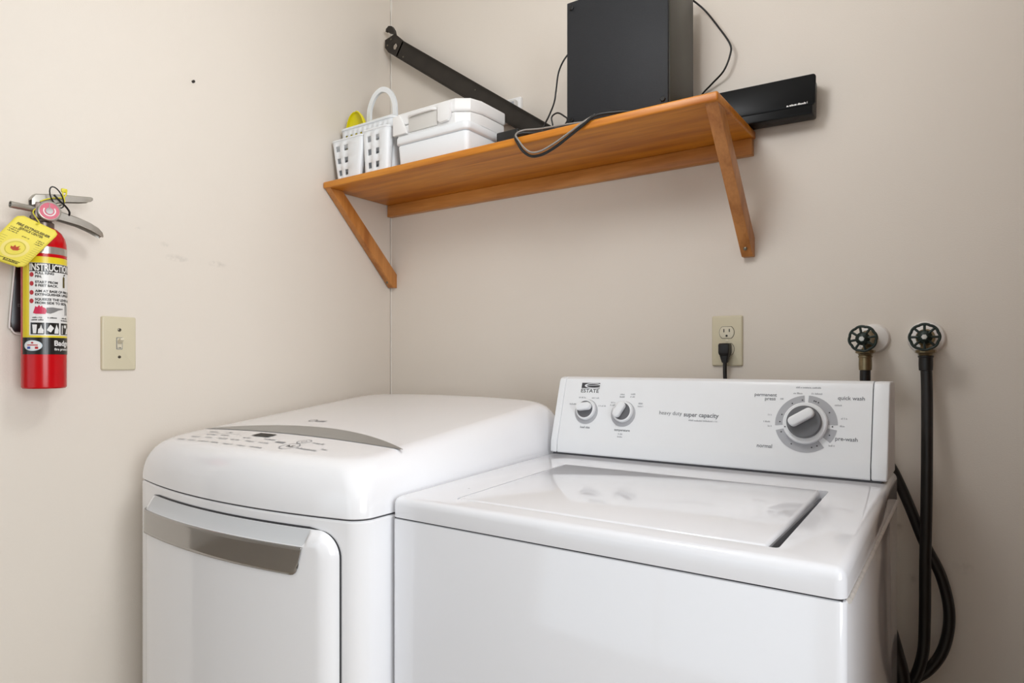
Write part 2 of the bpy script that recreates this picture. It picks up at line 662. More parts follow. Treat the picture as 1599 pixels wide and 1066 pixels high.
# front wall behind the camera with a wide window added for the front fill
bm = bmesh.new()
WX0, WX1, WZ0, WZ1 = -1.15, 1.55, 0.35, 2.22
bm_box(bm, (-2.42, WX0), (-4.42, -4.3), (0, 2.40))
bm_box(bm, (WX1, 3.2), (-4.42, -4.3), (0, 2.40))
bm_box(bm, (WX0, WX1), (-4.42, -4.3), (0, WZ0))
bm_box(bm, (WX0, WX1), (-4.42, -4.3), (WZ1, 2.40))
struct(from_bm('wall_front', bm, M['wall']))
bm = bmesh.new()
for x0, x1 in ((WX0, WX0 + 0.05), (WX1 - 0.05, WX1), (0.175, 0.225)):
    bm_box(bm, (x0, x1), (-4.39, -4.33), (WZ0, WZ1))
for z0, z1 in ((WZ0, WZ0 + 0.05), (WZ1 - 0.05, WZ1)):
    bm_box(bm, (WX0 + 0.05, WX1 - 0.05), (-4.39, -4.33), (z0, z1))
win = struct(from_bm('added_window_1', bm, M['trim']))
for x0, x1 in ((WX0 + 0.05, 0.175), (0.225, WX1 - 0.05)):
    box('pane', (x0, x1), (-4.365, -4.359), (WZ0 + 0.05, WZ1 - 0.05), M['glass'], win)
struct(box('baseboard_left', (0.0, 0.014), (-1.13, 0.0), (0.0, 0.085), M['trim'], bev=0.004))
struct(box('baseboard_back', (0.014, 3.2), (-0.014, 0.0), (0.0, 0.085), M['trim'], bev=0.004))
# ragged bead of caulk down the inside corner
pts = []
for i in range(90):
    z = 0.1 + (2.40 - 0.1) * i / 89
    w = 0.0016 + random.random() * 0.0016 + (0.002 if z > 2.0 and random.random() < 0.35 else 0)
    pts.append((z, w))
v, f = [], []
for z, w in pts:
    v += [(0, -w, z), (w * 0.7, -w * 0.7, z), (w, 0, z)]
for i in range(len(pts) - 1):
    f += [(3 * i, 3 * i + 1, 3 * i + 4, 3 * i + 3), (3 * i + 1, 3 * i + 2, 3 * i + 5, 3 * i + 4)]
struct(from_data('trim_1', v, f, M['caulk'], None, 60))

# fitting for the added ceiling lamp, above the view
lamp = thing('ceiling_lamp', (LAMP[0], LAMP[1], 2.18), 'unseen white ceiling lamp on a short stem', 'lamp')
LT = Matrix.Translation((LAMP[0], LAMP[1], 0))
lathe('base', [(0.09, 2.40), (0.09, 2.38), (0.075, 2.365), (0.03, 2.36)], LT, M['trim'], lamp, 40)
lathe('stem', [(0.012, 2.365), (0.012, 2.22)], LT, M['trim'], lamp, 16)
lathe('bulb_cap', [(0.012, 2.235), (0.05, 2.225), (0.055, 2.20), (0.05, 2.19)], LT, M['trim'], lamp, 24)

# ------------------------------------------------------------------ top-load washer
wx0, wx1, wyf, wyb = 0.788, 1.473, -0.787, -0.14
W = thing('washing_machine', ((wx0 + wx1) / 2, (wyf + wyb) / 2, 0), 'white top-loading washing machine with a raised rear control console', 'washing machine')
bm = bmesh.new()
bm_box(bm, (wx0, wx1), (wyf, wyb), (0.02, 0.8838))
bmesh.ops.bevel(bm, geom=[e for e in bm.edges if vertical(e)], offset=0.011, segments=4, profile=0.5, affect='EDGES')
bmesh.ops.bevel(bm, geom=[e for e in bm.edges if e.verts[0].co.z > 0.88 and e.verts[1].co.z > 0.88], offset=0.0025, segments=2, profile=0.5, affect='EDGES')
from_bm('cabinet', bm, M['enamel'], W)
box('seam', (wx0 + 0.004, wx1 - 0.004), (wyf + 0.004, wyb - 0.004), (0.875, 0.892), M['seam'], W)
for lx in (wx0 + 0.05, wx1 - 0.05):
    for ly in (wyf + 0.05, wyb - 0.05):
        lathe('foot', [(0.02, 0.0), (0.022, 0.004), (0.014, 0.008), (0.014, 0.03)], Matrix.Translation((lx, ly, 0)), M['rubber'], W, 16)
# deck with a recess for the lid
LX0, LX1, LY0, LY1 = 0.893, 1.381, -0.744, -0.39
SL = 0.016 / (wyb - wyf)


def deckz(y):
    return 0.920 + SL * (y - wyf) / 0.85


bm = bmesh.new()
vs_ = bm_box(bm, (wx0, wx1), (wyf, wyb), (0.8865, 0.920))
for v in bm.verts:
    if v.co.z > 0.9:
        v.co.z = deckz(v.co.y)
es = [e for e in bm.edges if not (e.verts[0].co.z < 0.89 and e.verts[1].co.z < 0.89)]
bmesh.ops.bevel(bm, geom=es, offset=0.013, segments=5, profile=0.5, affect='EDGES')
deck = from_bm('top_deck', bm, M['enamel'], W)
bm = bmesh.new()
bm_box(bm, (LX0 - 0.0012, LX1 + 0.013), (LY0 - 0.0012, LY1 + 0.0012), (0.905, 0.97))
es = [e for e in bm.edges if vertical(e)]
bmesh.ops.bevel(bm, geom=es, offset=0.006, segments=3, profile=0.5, affect='EDGES')
cut = from_bm('cut', bm, None)
bpy.context.view_layer.update()
md = deck.modifiers.new('recess', 'BOOLEAN')
md.operation = 'DIFFERENCE'
md.object = cut
md.solver = 'EXACT'
bpy.context.view_layer.update()
dg = bpy.context.evaluated_depsgraph_get()
me2 = bpy.data.meshes.new_from_object(deck.evaluated_get(dg))
deck.modifiers.clear()
deck.data = me2
me2.polygons.foreach_set('use_smooth', [True] * len(me2.polygons))
me2.set_sharp_from_angle(angle=math.radians(30))
bpy.data.objects.remove(cut)
# lid, its right edge leaving a finger slot
bm = bmesh.new()
bm_box(bm, (LX0, LX1), (LY0, LY1), (0.9055, 0.92))
for v in bm.verts:
    if v.co.z > 0.915:
        v.co.z = deckz(v.co.y) + 0.0012
es = [e for e in bm.edges if e.verts[0].co.z > 0.915 or e.verts[1].co.z > 0.915]
bmesh.ops.bevel(bm, geom=es, offset=0.006, segments=4, profile=0.5, affect='EDGES')
lid = from_bm('lid', bm, M['enamel'], W)
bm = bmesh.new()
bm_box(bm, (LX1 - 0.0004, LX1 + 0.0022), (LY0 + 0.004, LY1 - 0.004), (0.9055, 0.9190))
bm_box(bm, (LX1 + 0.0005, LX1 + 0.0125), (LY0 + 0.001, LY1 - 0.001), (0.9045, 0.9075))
from_bm('finger_slot_shade', bm, M['knobdark'], W)  # dark grey liner puts the shade of the slot into the colour
# lip along the right side and a few chips
tube('edge_trim', [(wx1 + 0.0012, wyf + 0.012, 0.8835), (wx1 + 0.0012, -0.60, 0.884), (wx1 + 0.0012, -0.35, 0.8845), (wx1 + 0.0012, wyb - 0.02, 0.885)], 0.0032, M['seal_rust'], W, 8)
chips = Print(lambda a, b: Vector((a, b, deckz(b) + 0.0018)))
for a, b, r in ((0.905, -0.34, 0.0022), (0.868, -0.68, 0.0022), (1.0, -0.47, 0.001)):
    chips.disc(a, b, r, r * 0.7, 8)
chips.build('paint_chip', M['print'], W, 'small dark chips in the white deck paint')['kind'] = 'stuff'

# console: profile in (y, z), extruded along x
prof = [(-0.2830, 0.9388), (-0.2845, 0.9415), (-0.2825, 0.9655), (-0.281, 0.969), (-0.2420, 1.0985), (-0.2385, 1.1050), (-0.232, 1.1085), (-0.222, 1.1095), (-0.165, 1.1085), (-0.155, 1.103), (-0.150, 1.09), (-0.146, 0.9388)]
ex = frame_mtx((0, 0, 0), (0, 1, 0), (0, 0, 1), (1, 0, 0))
con = prism('console', prof, 0.8115, 1.4425, ex, M['wplastic'], W, smooth=25)
prism('end_cap', prof, 0.7925, 0.8105, ex, M['wplastic'], W, bev=0.004, seg=3)
prism('end_cap', prof, 1.4435, 1.4695, ex, M['wplastic'], W, bev=0.006, seg=3)
prof2 = [(y * 0.985 - 0.0030, 0.93 + (z - 0.9388) * 0.985) for y, z in prof]
prism('console_core', prof2, 0.80, 1.46, ex, M['seam'], W)
CO = Vector((0, -0.281, 0.969))
CU = Vector((0, 0.0390, 0.1295)).normalized()
CN = Vector((0, -CU.z, CU.y))


def face(e):
    return lambda a, b: Vector((a, 0, 0)) + CO + CU * (b - 0.002) + CN * e


def face_mtx(x, b, e=0.0):
    return frame_mtx(face(e)(x, b), Vector((1, 0, 0)), CU, CN)


# print on the console
P = Print(face(0.0004))
for s, x, y, h in (('permanent', 1.2595, 0.1175, 0.0095), ('press', 1.2685, 0.1095, 0.0095), ('quick wash', 1.4085, 0.1155, 0.0100), ('pre-wash', 1.4035, 0.0400, 0.0100), ('normal', 1.2640, 0.0190, 0.0100), ('load size', 0.8765, 0.0325, 0.0070), ('temperature', 0.9670, 0.0300, 0.0072)):
    P = Print(face(0.0004))
    P.text(s, x, y, h, 0.00012)
    P.build('lettering', M['print'], con)
for s, x, y, h, bd in (('super capacity', 1.1365, 0.0708, 0.0125, 0.00022), ('heavy duty', 1.0720, 0.0725, 0.0115, 0.0)):
    P = Print(face(0.0004))
    P.text(s, x, y, h, bd)
    P.build('lettering', M['print'], con)
P = Print(face(0.0004))
P.marks(1.1420, 0.0608, 0.060, 0.0036)
P.marks(0.860, 0.1005, 0.018, 0.0038)
P.marks(0.893, 0.1005, 0.018, 0.0038)
P.marks(0.838, 0.0845, 0.018, 0.0038)
P.marks(0.912, 0.083, 0.018, 0.0038)
for x, y in ((0.958, 0.107), (0.983, 0.108), (0.938, 0.0875), (1.003, 0.0875), (0.964, 0.0185)):
    P.marks(x, y + 0.004, 0.010, 0.0036)
    P.marks(x, y - 0.002, 0.012, 0.0036)
P.marks(1.336, 0.1350, 0.044, 0.0036)
for s, x, y in ((0.016, 1.318, 0.1235), (0.018, 1.351, 0.1235), (0.006, 1.290, 0.112), (0.007, 1.270, 0.080), (0.012, 1.265, 0.0665), (0.007, 1.271, 0.058), (0.012, 1.388, 0.103), (0.010, 1.3985, 0.0785), (0.008, 1.396, 0.0645), (0.010, 1.380, 0.0275)):
    P.marks(x, y, s, 0.0036)
P.build('fine_print', M['print_l'], con, 'tiny pale grey print on the console')['kind'] = 'stuff'
# emblem over the maker's name
P = Print(face(0.0004))
P.rect(0.8540, 0.9000, 0.1225, 0.1350)
P.text('ESTATE', 0.8765, 0.1165, 0.0120, 0.0001, width=0.0450)
P.build('emblem', M['print_d'], con, 'dark emblem block and name ESTATE')
P = Print(face(0.0006))
P.arc(0.884, 0.1285, 0.0175, 0.0225, 25, 335, 40, ky=0.26)
P.poly([(0.862, 0.1279), (0.903, 0.1300), (0.9035, 0.1312), (0.862, 0.1289)])
P.build('emblem_swoosh', M['wplastic'], con)


def small_knob(x, b, ang):
    k = lathe('dial_ring', [(0.0285, 0.0), (0.0285, 0.0012), (0.027, 0.002), (0.0, 0.002)], face_mtx(x, b - 0.004, -0.0004), M['dialgrey'], W, 40)
    lathe('dial_bezel', [(0.0235, 0.0), (0.0235, 0.006), (0.022, 0.0085), (0.0195, 0.009), (0.0, 0.009)], face_mtx(x, b, 0.0), M['wplastic'], k, 40)
    lathe('dial_face', [(0.0190, 0.0085), (0.0190, 0.0095), (0.0, 0.0098)], face_mtx(x, b, 0.0), M['knobdark'], k, 40)
    rot = face_mtx(x, b, 0.0) @ Matrix.Rotation(ang, 4, 'Z') @ Matrix.Translation((0, 0.0045, 0))
    prism('knob_grip', rrect(-0.0180, 0.0180, -0.0085, 0.0085, 0.0080, 6), 0.009, 0.022, rot, M['wplastic'], k, bev=0.003, seg=3)
    return k


small_knob(0.8745, 0.072, math.radians(8))
small_knob(0.9650, 0.071, math.radians(62))
# big cycle dial with its broken grey ring
DX, DB = 1.3345, 0.0655
P = Print(face(0.0005))
for a0, a1 in ((95, 186), (196, 308), (322, 350), (360, 447)):
    P = Print(face(0.0005))
    P.arc(DX, DB, 0.030, 0.0540, a0, a1, 30)
    P.build('ring_segment', M['dialgrey'], con)
P = Print(face(0.0008))
for a in (100, 124, 160, 178, 203, 240, 286, 298, 335, 356, 30, 64, 70, 74):
    P.disc(DX + 0.0455 * math.cos(math.radians(a)), DB + 0.0455 * math.sin(math.radians(a)), 0.0014, n=8)
P.build('cycle_mark', M['print_d'], con)['kind'] = 'stuff'
bz = lathe('cycle_bezel', [(0.0385, 0.0), (0.0385, 0.010), (0.0365, 0.0125), (0.031, 0.013), (0.0, 0.013)], face_mtx(DX, DB, 0), M['wplastic'], W, 56)
lathe('cycle_face', [(0.0300, 0.0125), (0.0300, 0.020), (0.0285, 0.0215), (0.0, 0.0215)], face_mtx(DX, DB, 0), M['knobdark'], bz, 48)
prism('cycle_grip', rrect(-0.0240, 0.0240, -0.0088, 0.0088, 0.0084, 6), 0.021, 0.037, face_mtx(DX - 0.003, DB + 0.006, 0) @ Matrix.Rotation(math.radians(33), 4, 'Z'), M['wplastic'], bz, bev=0.003, seg=3)
P = Print(face(0.0136))
P.disc(DX - 0.033, DB - 0.010, 0.0012, n=8)
P.build('dial_pointer', M['print_d'], bz)

# ------------------------------------------------------------------ front-load dryer
dx0, dx1 = 0.073, 0.781
dxc, dhx = (dx0 + dx1) / 2, (dx1 - dx0) / 2
dyf, dyb = -0.848, -0.165
BOW = 0.045
D = thing('clothes_dryer', (dxc, (dyf + dyb) / 2, 0), 'white front-loading clothes dryer with sloping top and grey door handle', 'dryer')


def frontbow(x):
    u = max(-1, min(1, (x - dxc) / dhx))
    return BOW * (1 - u * u)


def dry_outline(ins, rc, y_front=None, n=10, nf=24):
    """plan outline: rounded rectangle with a bowed front, inset by ins"""
    x0, x1, y0, y1 = dx0 + ins, dx1 - ins, dyf + ins, dyb - ins
    pts = []
    rb = max(rc, 0.012)
    for k in range(n + 1):
        a = math.radians(90 * k / n)
        pts.append((x1 - rb + rb * math.cos(a), y1 - rb + rb * math.sin(a)))
    for k in range(1, 8):
        pts.append((x1 - rb + (x0 - x1 + 2 * rb) * k / 8, y1))
    for k in range(n + 1):
        a = math.radians(90 + 90 * k / n)
        pts.append((x0 + rb + rb * math.cos(a), y1 - rb + rb * math.sin(a)))
    for k in range(1, 8):
        pts.append((x0, y1 - rb + (y0 - y1 + 2 * rb) * k / 8))
    for k in range(n + 1):
        a = math.radians(180 + 90 * k / n)
        pts.append((x0 + rb + rb * math.cos(a), y0 + rb + rb * math.sin(a)))
    for k in range(1, nf):
        pts.append((x0 + rb + (x1 - x0 - 2 * rb) * k / nf, y0))
    for k in range(n + 1):
        a = math.radians(270 + 90 * k / n)
        pts.append((x1 - rb + rb * math.cos(a), y0 + rb + rb * math.sin(a)))
    for k in range(1, 8):
        pts.append((x1, y0 + rb + (y1 - y0 - 2 * rb) * k / 8))
    out = []
    ym = (dyf + dyb) / 2
    for x, y in pts:
        w = max(0, min(1, (ym - y) / (ym - dyf - ins)))
        out.append((x, y - frontbow(x) * w ** 3))
    return out


def dztop(x, y):
    u = (x - dxc) / dhx
    return 0.9905 + 0.115 * (y + 0.72) - 0.010 * u * u + 0.006


o = dry_outline(0.0, 0.028)
rings = []
for z, s in ((0.03, 0.004), (0.034, 0.0), (0.8835, 0.0), (0.8865, 0.003)):
    rings.append([Vector((x, y, z)) for x, y in dry_outline(s, 0.028)])
body = loft('cabinet', rings, M['enamel_dry'], D)
rings = [[Vector((x, y, z)) for x, y in dry_outline(0.004, 0.026)] for z in (0.878, 0.893)]
loft('seam', rings, M['seam'], D)
for lx in (dx0 + 0.06, dx1 - 0.06):
    for ly in (dyf + 0.06, dyb - 0.05):
        lathe('foot', [(0.02, 0.0), (0.022, 0.006), (0.014, 0.01), (0.014, 0.04)], Matrix.Translation((lx, ly, 0)), M['rubber'], D, 16)
# sloping top cover
rings = []
RT, ZS = 0.056, 0.8885
steps = [0.0, 0.0004, 0.0012, 0.0025, 0.0045, 0.0075, 0.012, 0.018, 0.025, 0.033, 0.042, 0.050, 0.056]
rings.append([Vector((x, y, ZS)) for x, y in dry_outline(0.003, 0.028)])
for s in steps:
    fr = (1 - (1 - s / RT) ** 2.3) ** (1 / 2.1)
    rc = 0.028 + s * 0.55
    ring = []
    for x, y in dry_outline(s, rc):
        z = ZS + 0.002 + (dztop(x, y) - ZS - 0.002) * fr
        ring.append(Vector((x, y, z)))
    rings.append(ring)
base = [(p.x, p.y) for p in rings[-1]]
cy_ = (dyf + dyb) / 2 - 0.01
for k in (0.88, 0.76, 0.62, 0.48, 0.34, 0.2, 0.08):
    ring = []
    for x, y in base:
        xx, yy = dxc + (x - dxc) * k, cy_ + (y - cy_) * k
        ring.append(Vector((xx, yy, dztop(xx, yy))))
    rings.append(ring)
cover = loft('top_cover', rings, M['enamel_dry'], D, smooth=40)


def dtop(e):
    return lambda a, b: Vector((a, b, dztop(a, b) + e))


# grey crescent trim
P_, F_ = [], []
N = 40
for i in range(N + 1):
    x = 0.118 + (0.752 - 0.118) * i / N
    u = (x - 0.435) / 0.317
    yb_ = -0.722 + 0.068 * (1 - u * u)
    for j in range(5):
        y = -0.724 + (yb_ + 0.724) * j / 4
        P_.append(dtop(0.0010)(x, y))
for i in range(N):
    for j in range(4):
        a = i * 5 + j
        F_.append((a, a + 5, a + 6, a + 1))
cr = from_data('crescent_trim', P_, F_, M['silver'], cover, 40, recalc=False)
cr['label'] = 'grey crescent strip across the sloping top'
# display and printed controls
P = Print(dtop(0.0012))
P.poly([(0.358, -0.763), (0.414, -0.763), (0.414, -0.739), (0.358, -0.739)])
P.build('display', M['display'], cover, 'small dark display window')
P = Print(dtop(0.0008))
for i, (x, y) in enumerate([(0.205, -0.752), (0.262, -0.750), (0.235, -0.775), (0.285, -0.775), (0.215, -0.80), (0.265, -0.80), (0.315, -0.80), (0.36, -0.80), (0.205, -0.826), (0.25, -0.828), (0.295, -0.830), (0.34, -0.831), (0.385, -0.832), (0.43, -0.832), (0.475, -0.831), (0.41, -0.80), (0.455, -0.80), (0.37, -0.78), (0.44, -0.775)]):
    P.marks(x, y, (0.030, 0.024, 0.036, 0.028)[i % 4], 0.0065)
P.marks(0.588, -0.803, 0.056, 0.0075)
P.marks(0.572, -0.763, 0.030, 0.0070)
P.marks(0.622, -0.790, 0.016, 0.0065)
P.arc(0.535, -0.800, 0.0180, 0.0200, 0, 360, 30)
P.arc(0.530, -0.763, 0.0130, 0.0148, 0, 360, 24)
P.arc(0.530, -0.763, 0.0045, 0.0058, 0, 360, 16)
P.rect(0.473, 0.499, -0.789, -0.781)
P.rect(0.2, 0.32, -0.7615, -0.7607)
P.build('control_print', M['print_c'], cover, 'grey printed control symbols beside the display')['kind'] = 'stuff'
P = Print(dtop(0.0010))
P.poly([(0.528, -0.806), (0.536, -0.800), (0.528, -0.794)])
P.rect(0.538, 0.5405, -0.806, -0.794)
P.rect(0.5425, 0.545, -0.806, -0.794)
P.build('start_symbol', M['print_d'], cover)
P = Print(dtop(0.0010))
P.marks(0.381, -0.600, 0.030, 0.014)
P.arc(0.352, -0.600, 0.0075, 0.0105, 0, 360, 20)
P.build('logo', M['print'], cover, 'small grey maker mark')['kind'] = 'stuff'

# door: a pillowed, bowed panel with a scooped grip along its top
dX0, dX1, dZ0, dZ1 = 0.176, 0.742, 0.16, 0.868


def door_edge(z):
    """x range of the door at height z (rounded corners)"""
    r = 0.042
    d = min(dZ1 - z, z - dZ0)
    if d >= r:
        return dX0, dX1
    k = r - math.sqrt(max(0, r * r - (r - d) ** 2))
    return dX0 + k * 0.35, dX1 - k


def body_front(x):
    return dyf - frontbow(x)


HX0, HX1, HZT = dX0 + 0.004, 0.690, 0.8435


def sstep(a, b, t):
    t = max(0, min(1, (t - a) / (b - a)))
    return t * t * (3 - 2 * t)


def door_front(x, z):
    xa, xb = door_edge(z)
    d = min(x - xa, xb - x, dZ1 - z, z - dZ0)
    R_ = 0.026
    q = max(0, min(1, d / R_))
    thick = 0.024 * math.sqrt(max(0, 1 - (1 - q) ** 2))
    y = body_front(x) + 0.002 - thick
    # scoop behind the grip
    inx = 1 - sstep(HX1 - 0.004, HX1 + 0.006, x)
    t = max(0, (z - HZT) / (dZ1 - HZT))
    if inx > 0 and t > 0:
        ys = body_front(x) + 0.002 - 0.024 + 0.0195 * (t ** 0.7)
        y = y * (1 - inx) + max(y, ys) * inx
    return y


zs = [dZ0 + 0.0004] + [dZ0 + 0.042 * (1 - math.cos(PI / 2 * k / 8)) for k in range(1, 9)]
zs += [dZ0 + 0.042 + (0.79 - dZ0 - 0.042) * k / 12 for k in range(1, 13)]
zs += [0.80, 0.81, 0.818, 0.824, 0.830, 0.836, 0.840, 0.8425, 0.8435, 0.846, 0.849, 0.852, 0.855, 0.858, 0.861, 0.8635, 0.866, 0.8674, 0.8679]
us = [0, 0.0008, 0.003, 0.007, 0.012, 0.018, 0.026, 0.035, 0.045]
us = us + [0.08 + 0.8 * k / 22 for k in range(23)] + [0.895, 0.900, 0.905, 0.910, 0.914, 0.918, 0.922, 0.928, 0.936, 0.944, 0.952, 0.96, 0.968, 0.976, 0.983, 0.989, 0.994, 0.9975, 0.9993, 1.0]
V_, F_ = [], []
for z in zs:
    xa, xb = door_edge(z)
    for u in us:
        x = xa + (xb - xa) * u
        V_.append((x, door_front(x, z), z))
nu = len(us)
for j in range(len(zs) - 1):
    for i in range(nu - 1):
        a = j * nu + i
        F_.append((a, a + 1, a + nu + 1, a + nu))
rim = [i for i in range(nu)] + [j * nu + nu - 1 for j in range(1, len(zs))] + [(len(zs) - 1) * nu + i for i in range(nu - 2, -1, -1)] + [j * nu for j in range(len(zs) - 2, 0, -1)]
b0 = len(V_)
for i in rim:
    x, y, z = V_[i]
    V_.append((x, body_front(x) + 0.02, z))
for k in range(len(rim)):
    k2 = (k + 1) % len(rim)
    F_.append((rim[k], rim[k2], b0 + k2, b0 + k))
door = from_data('door', V_, F_, M['enamel_dry'], D, 45)
# dark gap round the door
V_, F_ = [], []
ol = []
for z in zs:
    xa, xb = door_edge(z)
    ol.append((xb + 0.0035, z))
ol2 = [(door_edge(z)[0] - 0.003, z) for z in zs]
loop = ol + [(dX1 - 0.06 - (dX1 - dX0 - 0.1) * k / 20, dZ1 + 0.0035) for k in range(21)] + list(reversed(ol2)) + [(dX0 + 0.05 + (dX1 - dX0 - 0.1) * k / 20, dZ0 - 0.0035) for k in range(21)]
for x, z in loop:
    V_.append((x, body_front(x) - 0.0012, z))
for x, z in loop:
    xm, zm = dxc, 0.5
    V_.append((xm + (x - xm) * 0.93, body_front(xm + (x - xm) * 0.93) - 0.0012, zm + (z - zm) * 0.93))
n_ = len(loop)
for k in range(n_):
    k2 = (k + 1) % n_
    F_.append((k, k2, n_ + k2, n_ + k))
from_data('door_gap', V_, F_, M['seam'], D, 30)
# grey handle plate on the door front
V_, F_ = [], []
NX, NZ = 40, 8
hz0 = 0.796
for i in range(NX + 1):
    x = HX0 + (HX1 - HX0) * (0.5 - 0.5 * math.cos(PI * i / NX))
    for j in range(NZ + 1):
        t = j / NZ
        z = hz0 + (HZT - hz0) * t
        e = 0
        xr = x
        # right end slants and rounds at the bottom, left end too
        wr = sstep(0.6, 1, (x - HX0) / (HX1 - HX0))
        xr = x - 0.010 * (1 - t) * wr
        dr = (HX1 - 0.010 * (1 - t)) - xr
        dl = x - HX0
        rr = 0.012
        for dd in (dr, dl):
            if dd < rr:
                zmin = hz0 + rr - math.sqrt(max(0, rr * rr - (rr - dd) ** 2))
                z = max(z, zmin + (HZT - zmin) * t)
        V_.append((xr, door_front(xr, z) - 0.0016, z))
for i in range(NX):
    for j in range(NZ):
        a = i * (NZ + 1) + j
        F_.append((a, a + NZ + 1, a + NZ + 2, a + 1))
SV, SF = [], []
for i in range(33):
    x = HX0 + 0.003 + (HX1 - HX0 - 0.006) * i / 32
    for j in range(7):
        z = HZT + 0.0006 + (dZ1 - 0.0012 - HZT) * j / 6
        SV.append((x, door_front(x, z) - 0.0006, z))
for i in range(32):
    for j in range(6):
        a = i * 7 + j
        SF.append((a, a + 7, a + 8, a + 1))
from_data('grip_scoop', SV, SF, M['scoop'], door, 45, recalc=False)
hp = from_data('handle_plate', V_, F_, M['handle'], door, 45, recalc=False)
hp['label'] = 'grey metallic grip plate along the top of the door'
solidify(hp, 0.0025, 1.0)

# ------------------------------------------------------------------ wooden wall shelf
SH = thing('wall_shelf', (0.59, -0.14, 1.389), 'varnished brown wooden wall shelf on two slanted wooden braces', 'shelf')
box('board', (0.002, 1.178), (-0.285, 0.0), (1.660, 1.679), M['wood'], SH, bev=0.004, seg=3)
box('cleat', (0.002, 1.174), (-0.020, 0.0), (1.622, 1.660), M['wood_cleat'], SH, bev=0.0015)
for x0, x1 in ((0.003, 0.027), (1.150, 1.176)):
    mt = frame_mtx((0, 0, 0), (0, 1, 0), (0, 0, 1), (1, 0, 0))
    br = prism('brace', [(-0.278, 1.660), (-0.230, 1.660), (0.0, 1.432), (0.0, 1.388), (-0.017, 1.388)], x0, x1, mt, M['wood_brace'], SH, bev=0.0015)
    lathe('screw', [(0.0045, 0), (0.0045, 0.001), (0.003, 0.0022), (0, 0.0025)], axis_mtx(((x0 + x1) / 2, -0.0335, 1.404), (0, -0.7, -0.05)), M['screw'], br, 12)

# ------------------------------------------------------------------ things on the shelf
ST = 1.6792


def perforated(name, cx, cy, hx, hy, rc, z0, z1, taper, cols_x, cols_y, rows, m, parent, hole=0.55, rim=0.1, floor_=True, front=None):
    """basket wall: rounded-rectangle tube with rows of square holes on its straight sides"""
    sides = []

    def straight(n):
        out = [(0.0, True)]
        c = 1.0 / n
        for i in range(n):
            a = i * c + c * (1 - hole) / 2
            out += [(a, False), (a + c * hole, True)]
        out.append((1.0, True))
        return out

    def cs(k):
        s = 1 - taper * (1 - k)
        return hx * s, hy * s

    per = []
    corners = ((1, 1), (-1, 1), (-1, -1), (1, -1))
    for ci, (sx, sy) in enumerate(corners):
        for k in range(5):
            per.append(('c', ci, k / 4, True))
        n = cols_x if ci in (0, 2) else cols_y
        st = straight(n)
        if ci == 2 and front:
            st = [(0.0, True)]
            for a, b in front:
                st += [(a, False), (b, True)]
            st.append((1.0, True))
        for t, solid in st[1:-1]:
            per.append(('s', ci, t, solid))

    def pos(p, k):
        ax, ay = cs(k)
        kind, ci, t, _ = p
        sx, sy = corners[ci]
        if kind == 'c':
            a = math.radians(90 * ci + 90 * t)
            return cx + sx * (ax - rc) + rc * math.cos(a), cy + sy * (ay - rc) + rc * math.sin(a)
        if ci == 0:
            return cx + (ax - rc) * (1 - 2 * t), cy + ay
        if ci == 1:
            return cx - ax, cy + (ay - rc) * (1 - 2 * t)
        if ci == 2:
            return cx - (ax - rc) * (1 - 2 * t), cy - ay
        return cx + ax, cy - (ay - rc) * (1 - 2 * t)

    hz = [(0.0, True)]
    for i in range(rows):
        c = (1 - rim - 0.04) / rows
        a = 0.04 + i * c + c * (1 - hole) / 2
        hz += [(a, False), (a + c * hole, True)]
    hz.append((1.0, True))
    V, Fc = [], []
    n = len(per)
    for k, _ in hz:
        for p in per:
            x, y = pos(p, k)
            V.append((x, y, z0 + (z1 - z0) * k))
    for j in range(len(hz) - 1):
        for i in range(n):
            i2 = (i + 1) % n
            if not hz[j][1] and not per[i][3]:
                continue
            Fc.append((j * n + i, j * n + i2, (j + 1) * n + i2, (j + 1) * n + i))
    if floor_:
        Fc.append(tuple(reversed(range(n))))
    ob = from_data(name, V, Fc, m, parent, 40)
    solidify(ob, 0.0018, 0)
    top = [Vector((*pos(p, 1.0), z1)) for p in per]
    return ob, top


CD = thing('storage_caddy', (0.13, -0.16, ST), 'white perforated plastic caddy with arched carrying handle on the shelf', 'caddy')
bk, top = perforated('basket', 0.130, -0.155, 0.114, 0.078, 0.02, ST + 0.001, 1.842, 0.06, 9, 5, 5, M['bplastic'], CD, hole=0.45, rim=0.07)
v, f = tube_geo(top, 0.004, 8, True)
from_data('rim', v, f, M['bplastic'], bk, 50)
for cx, hx, zt, tp, fr_ in ((0.080, 0.066, 1.800, 0.30, ((0.06, 0.22), (0.40, 0.56))), (0.198, 0.052, 1.806, 0.13, ((0.14, 0.32), (0.56, 0.74)))):
    cp, top = perforated('cup', cx, -0.2490, hx, 0.0140, 0.0115, ST + 0.001, zt, tp, 2, 1, 3, M['bplastic'], CD, hole=0.46, rim=0.06, front=fr_)
    v, f = tube_geo(top, 0.003, 8, True)
    from_data('cup_rim', v, f, M['bplastic'], cp, 50)
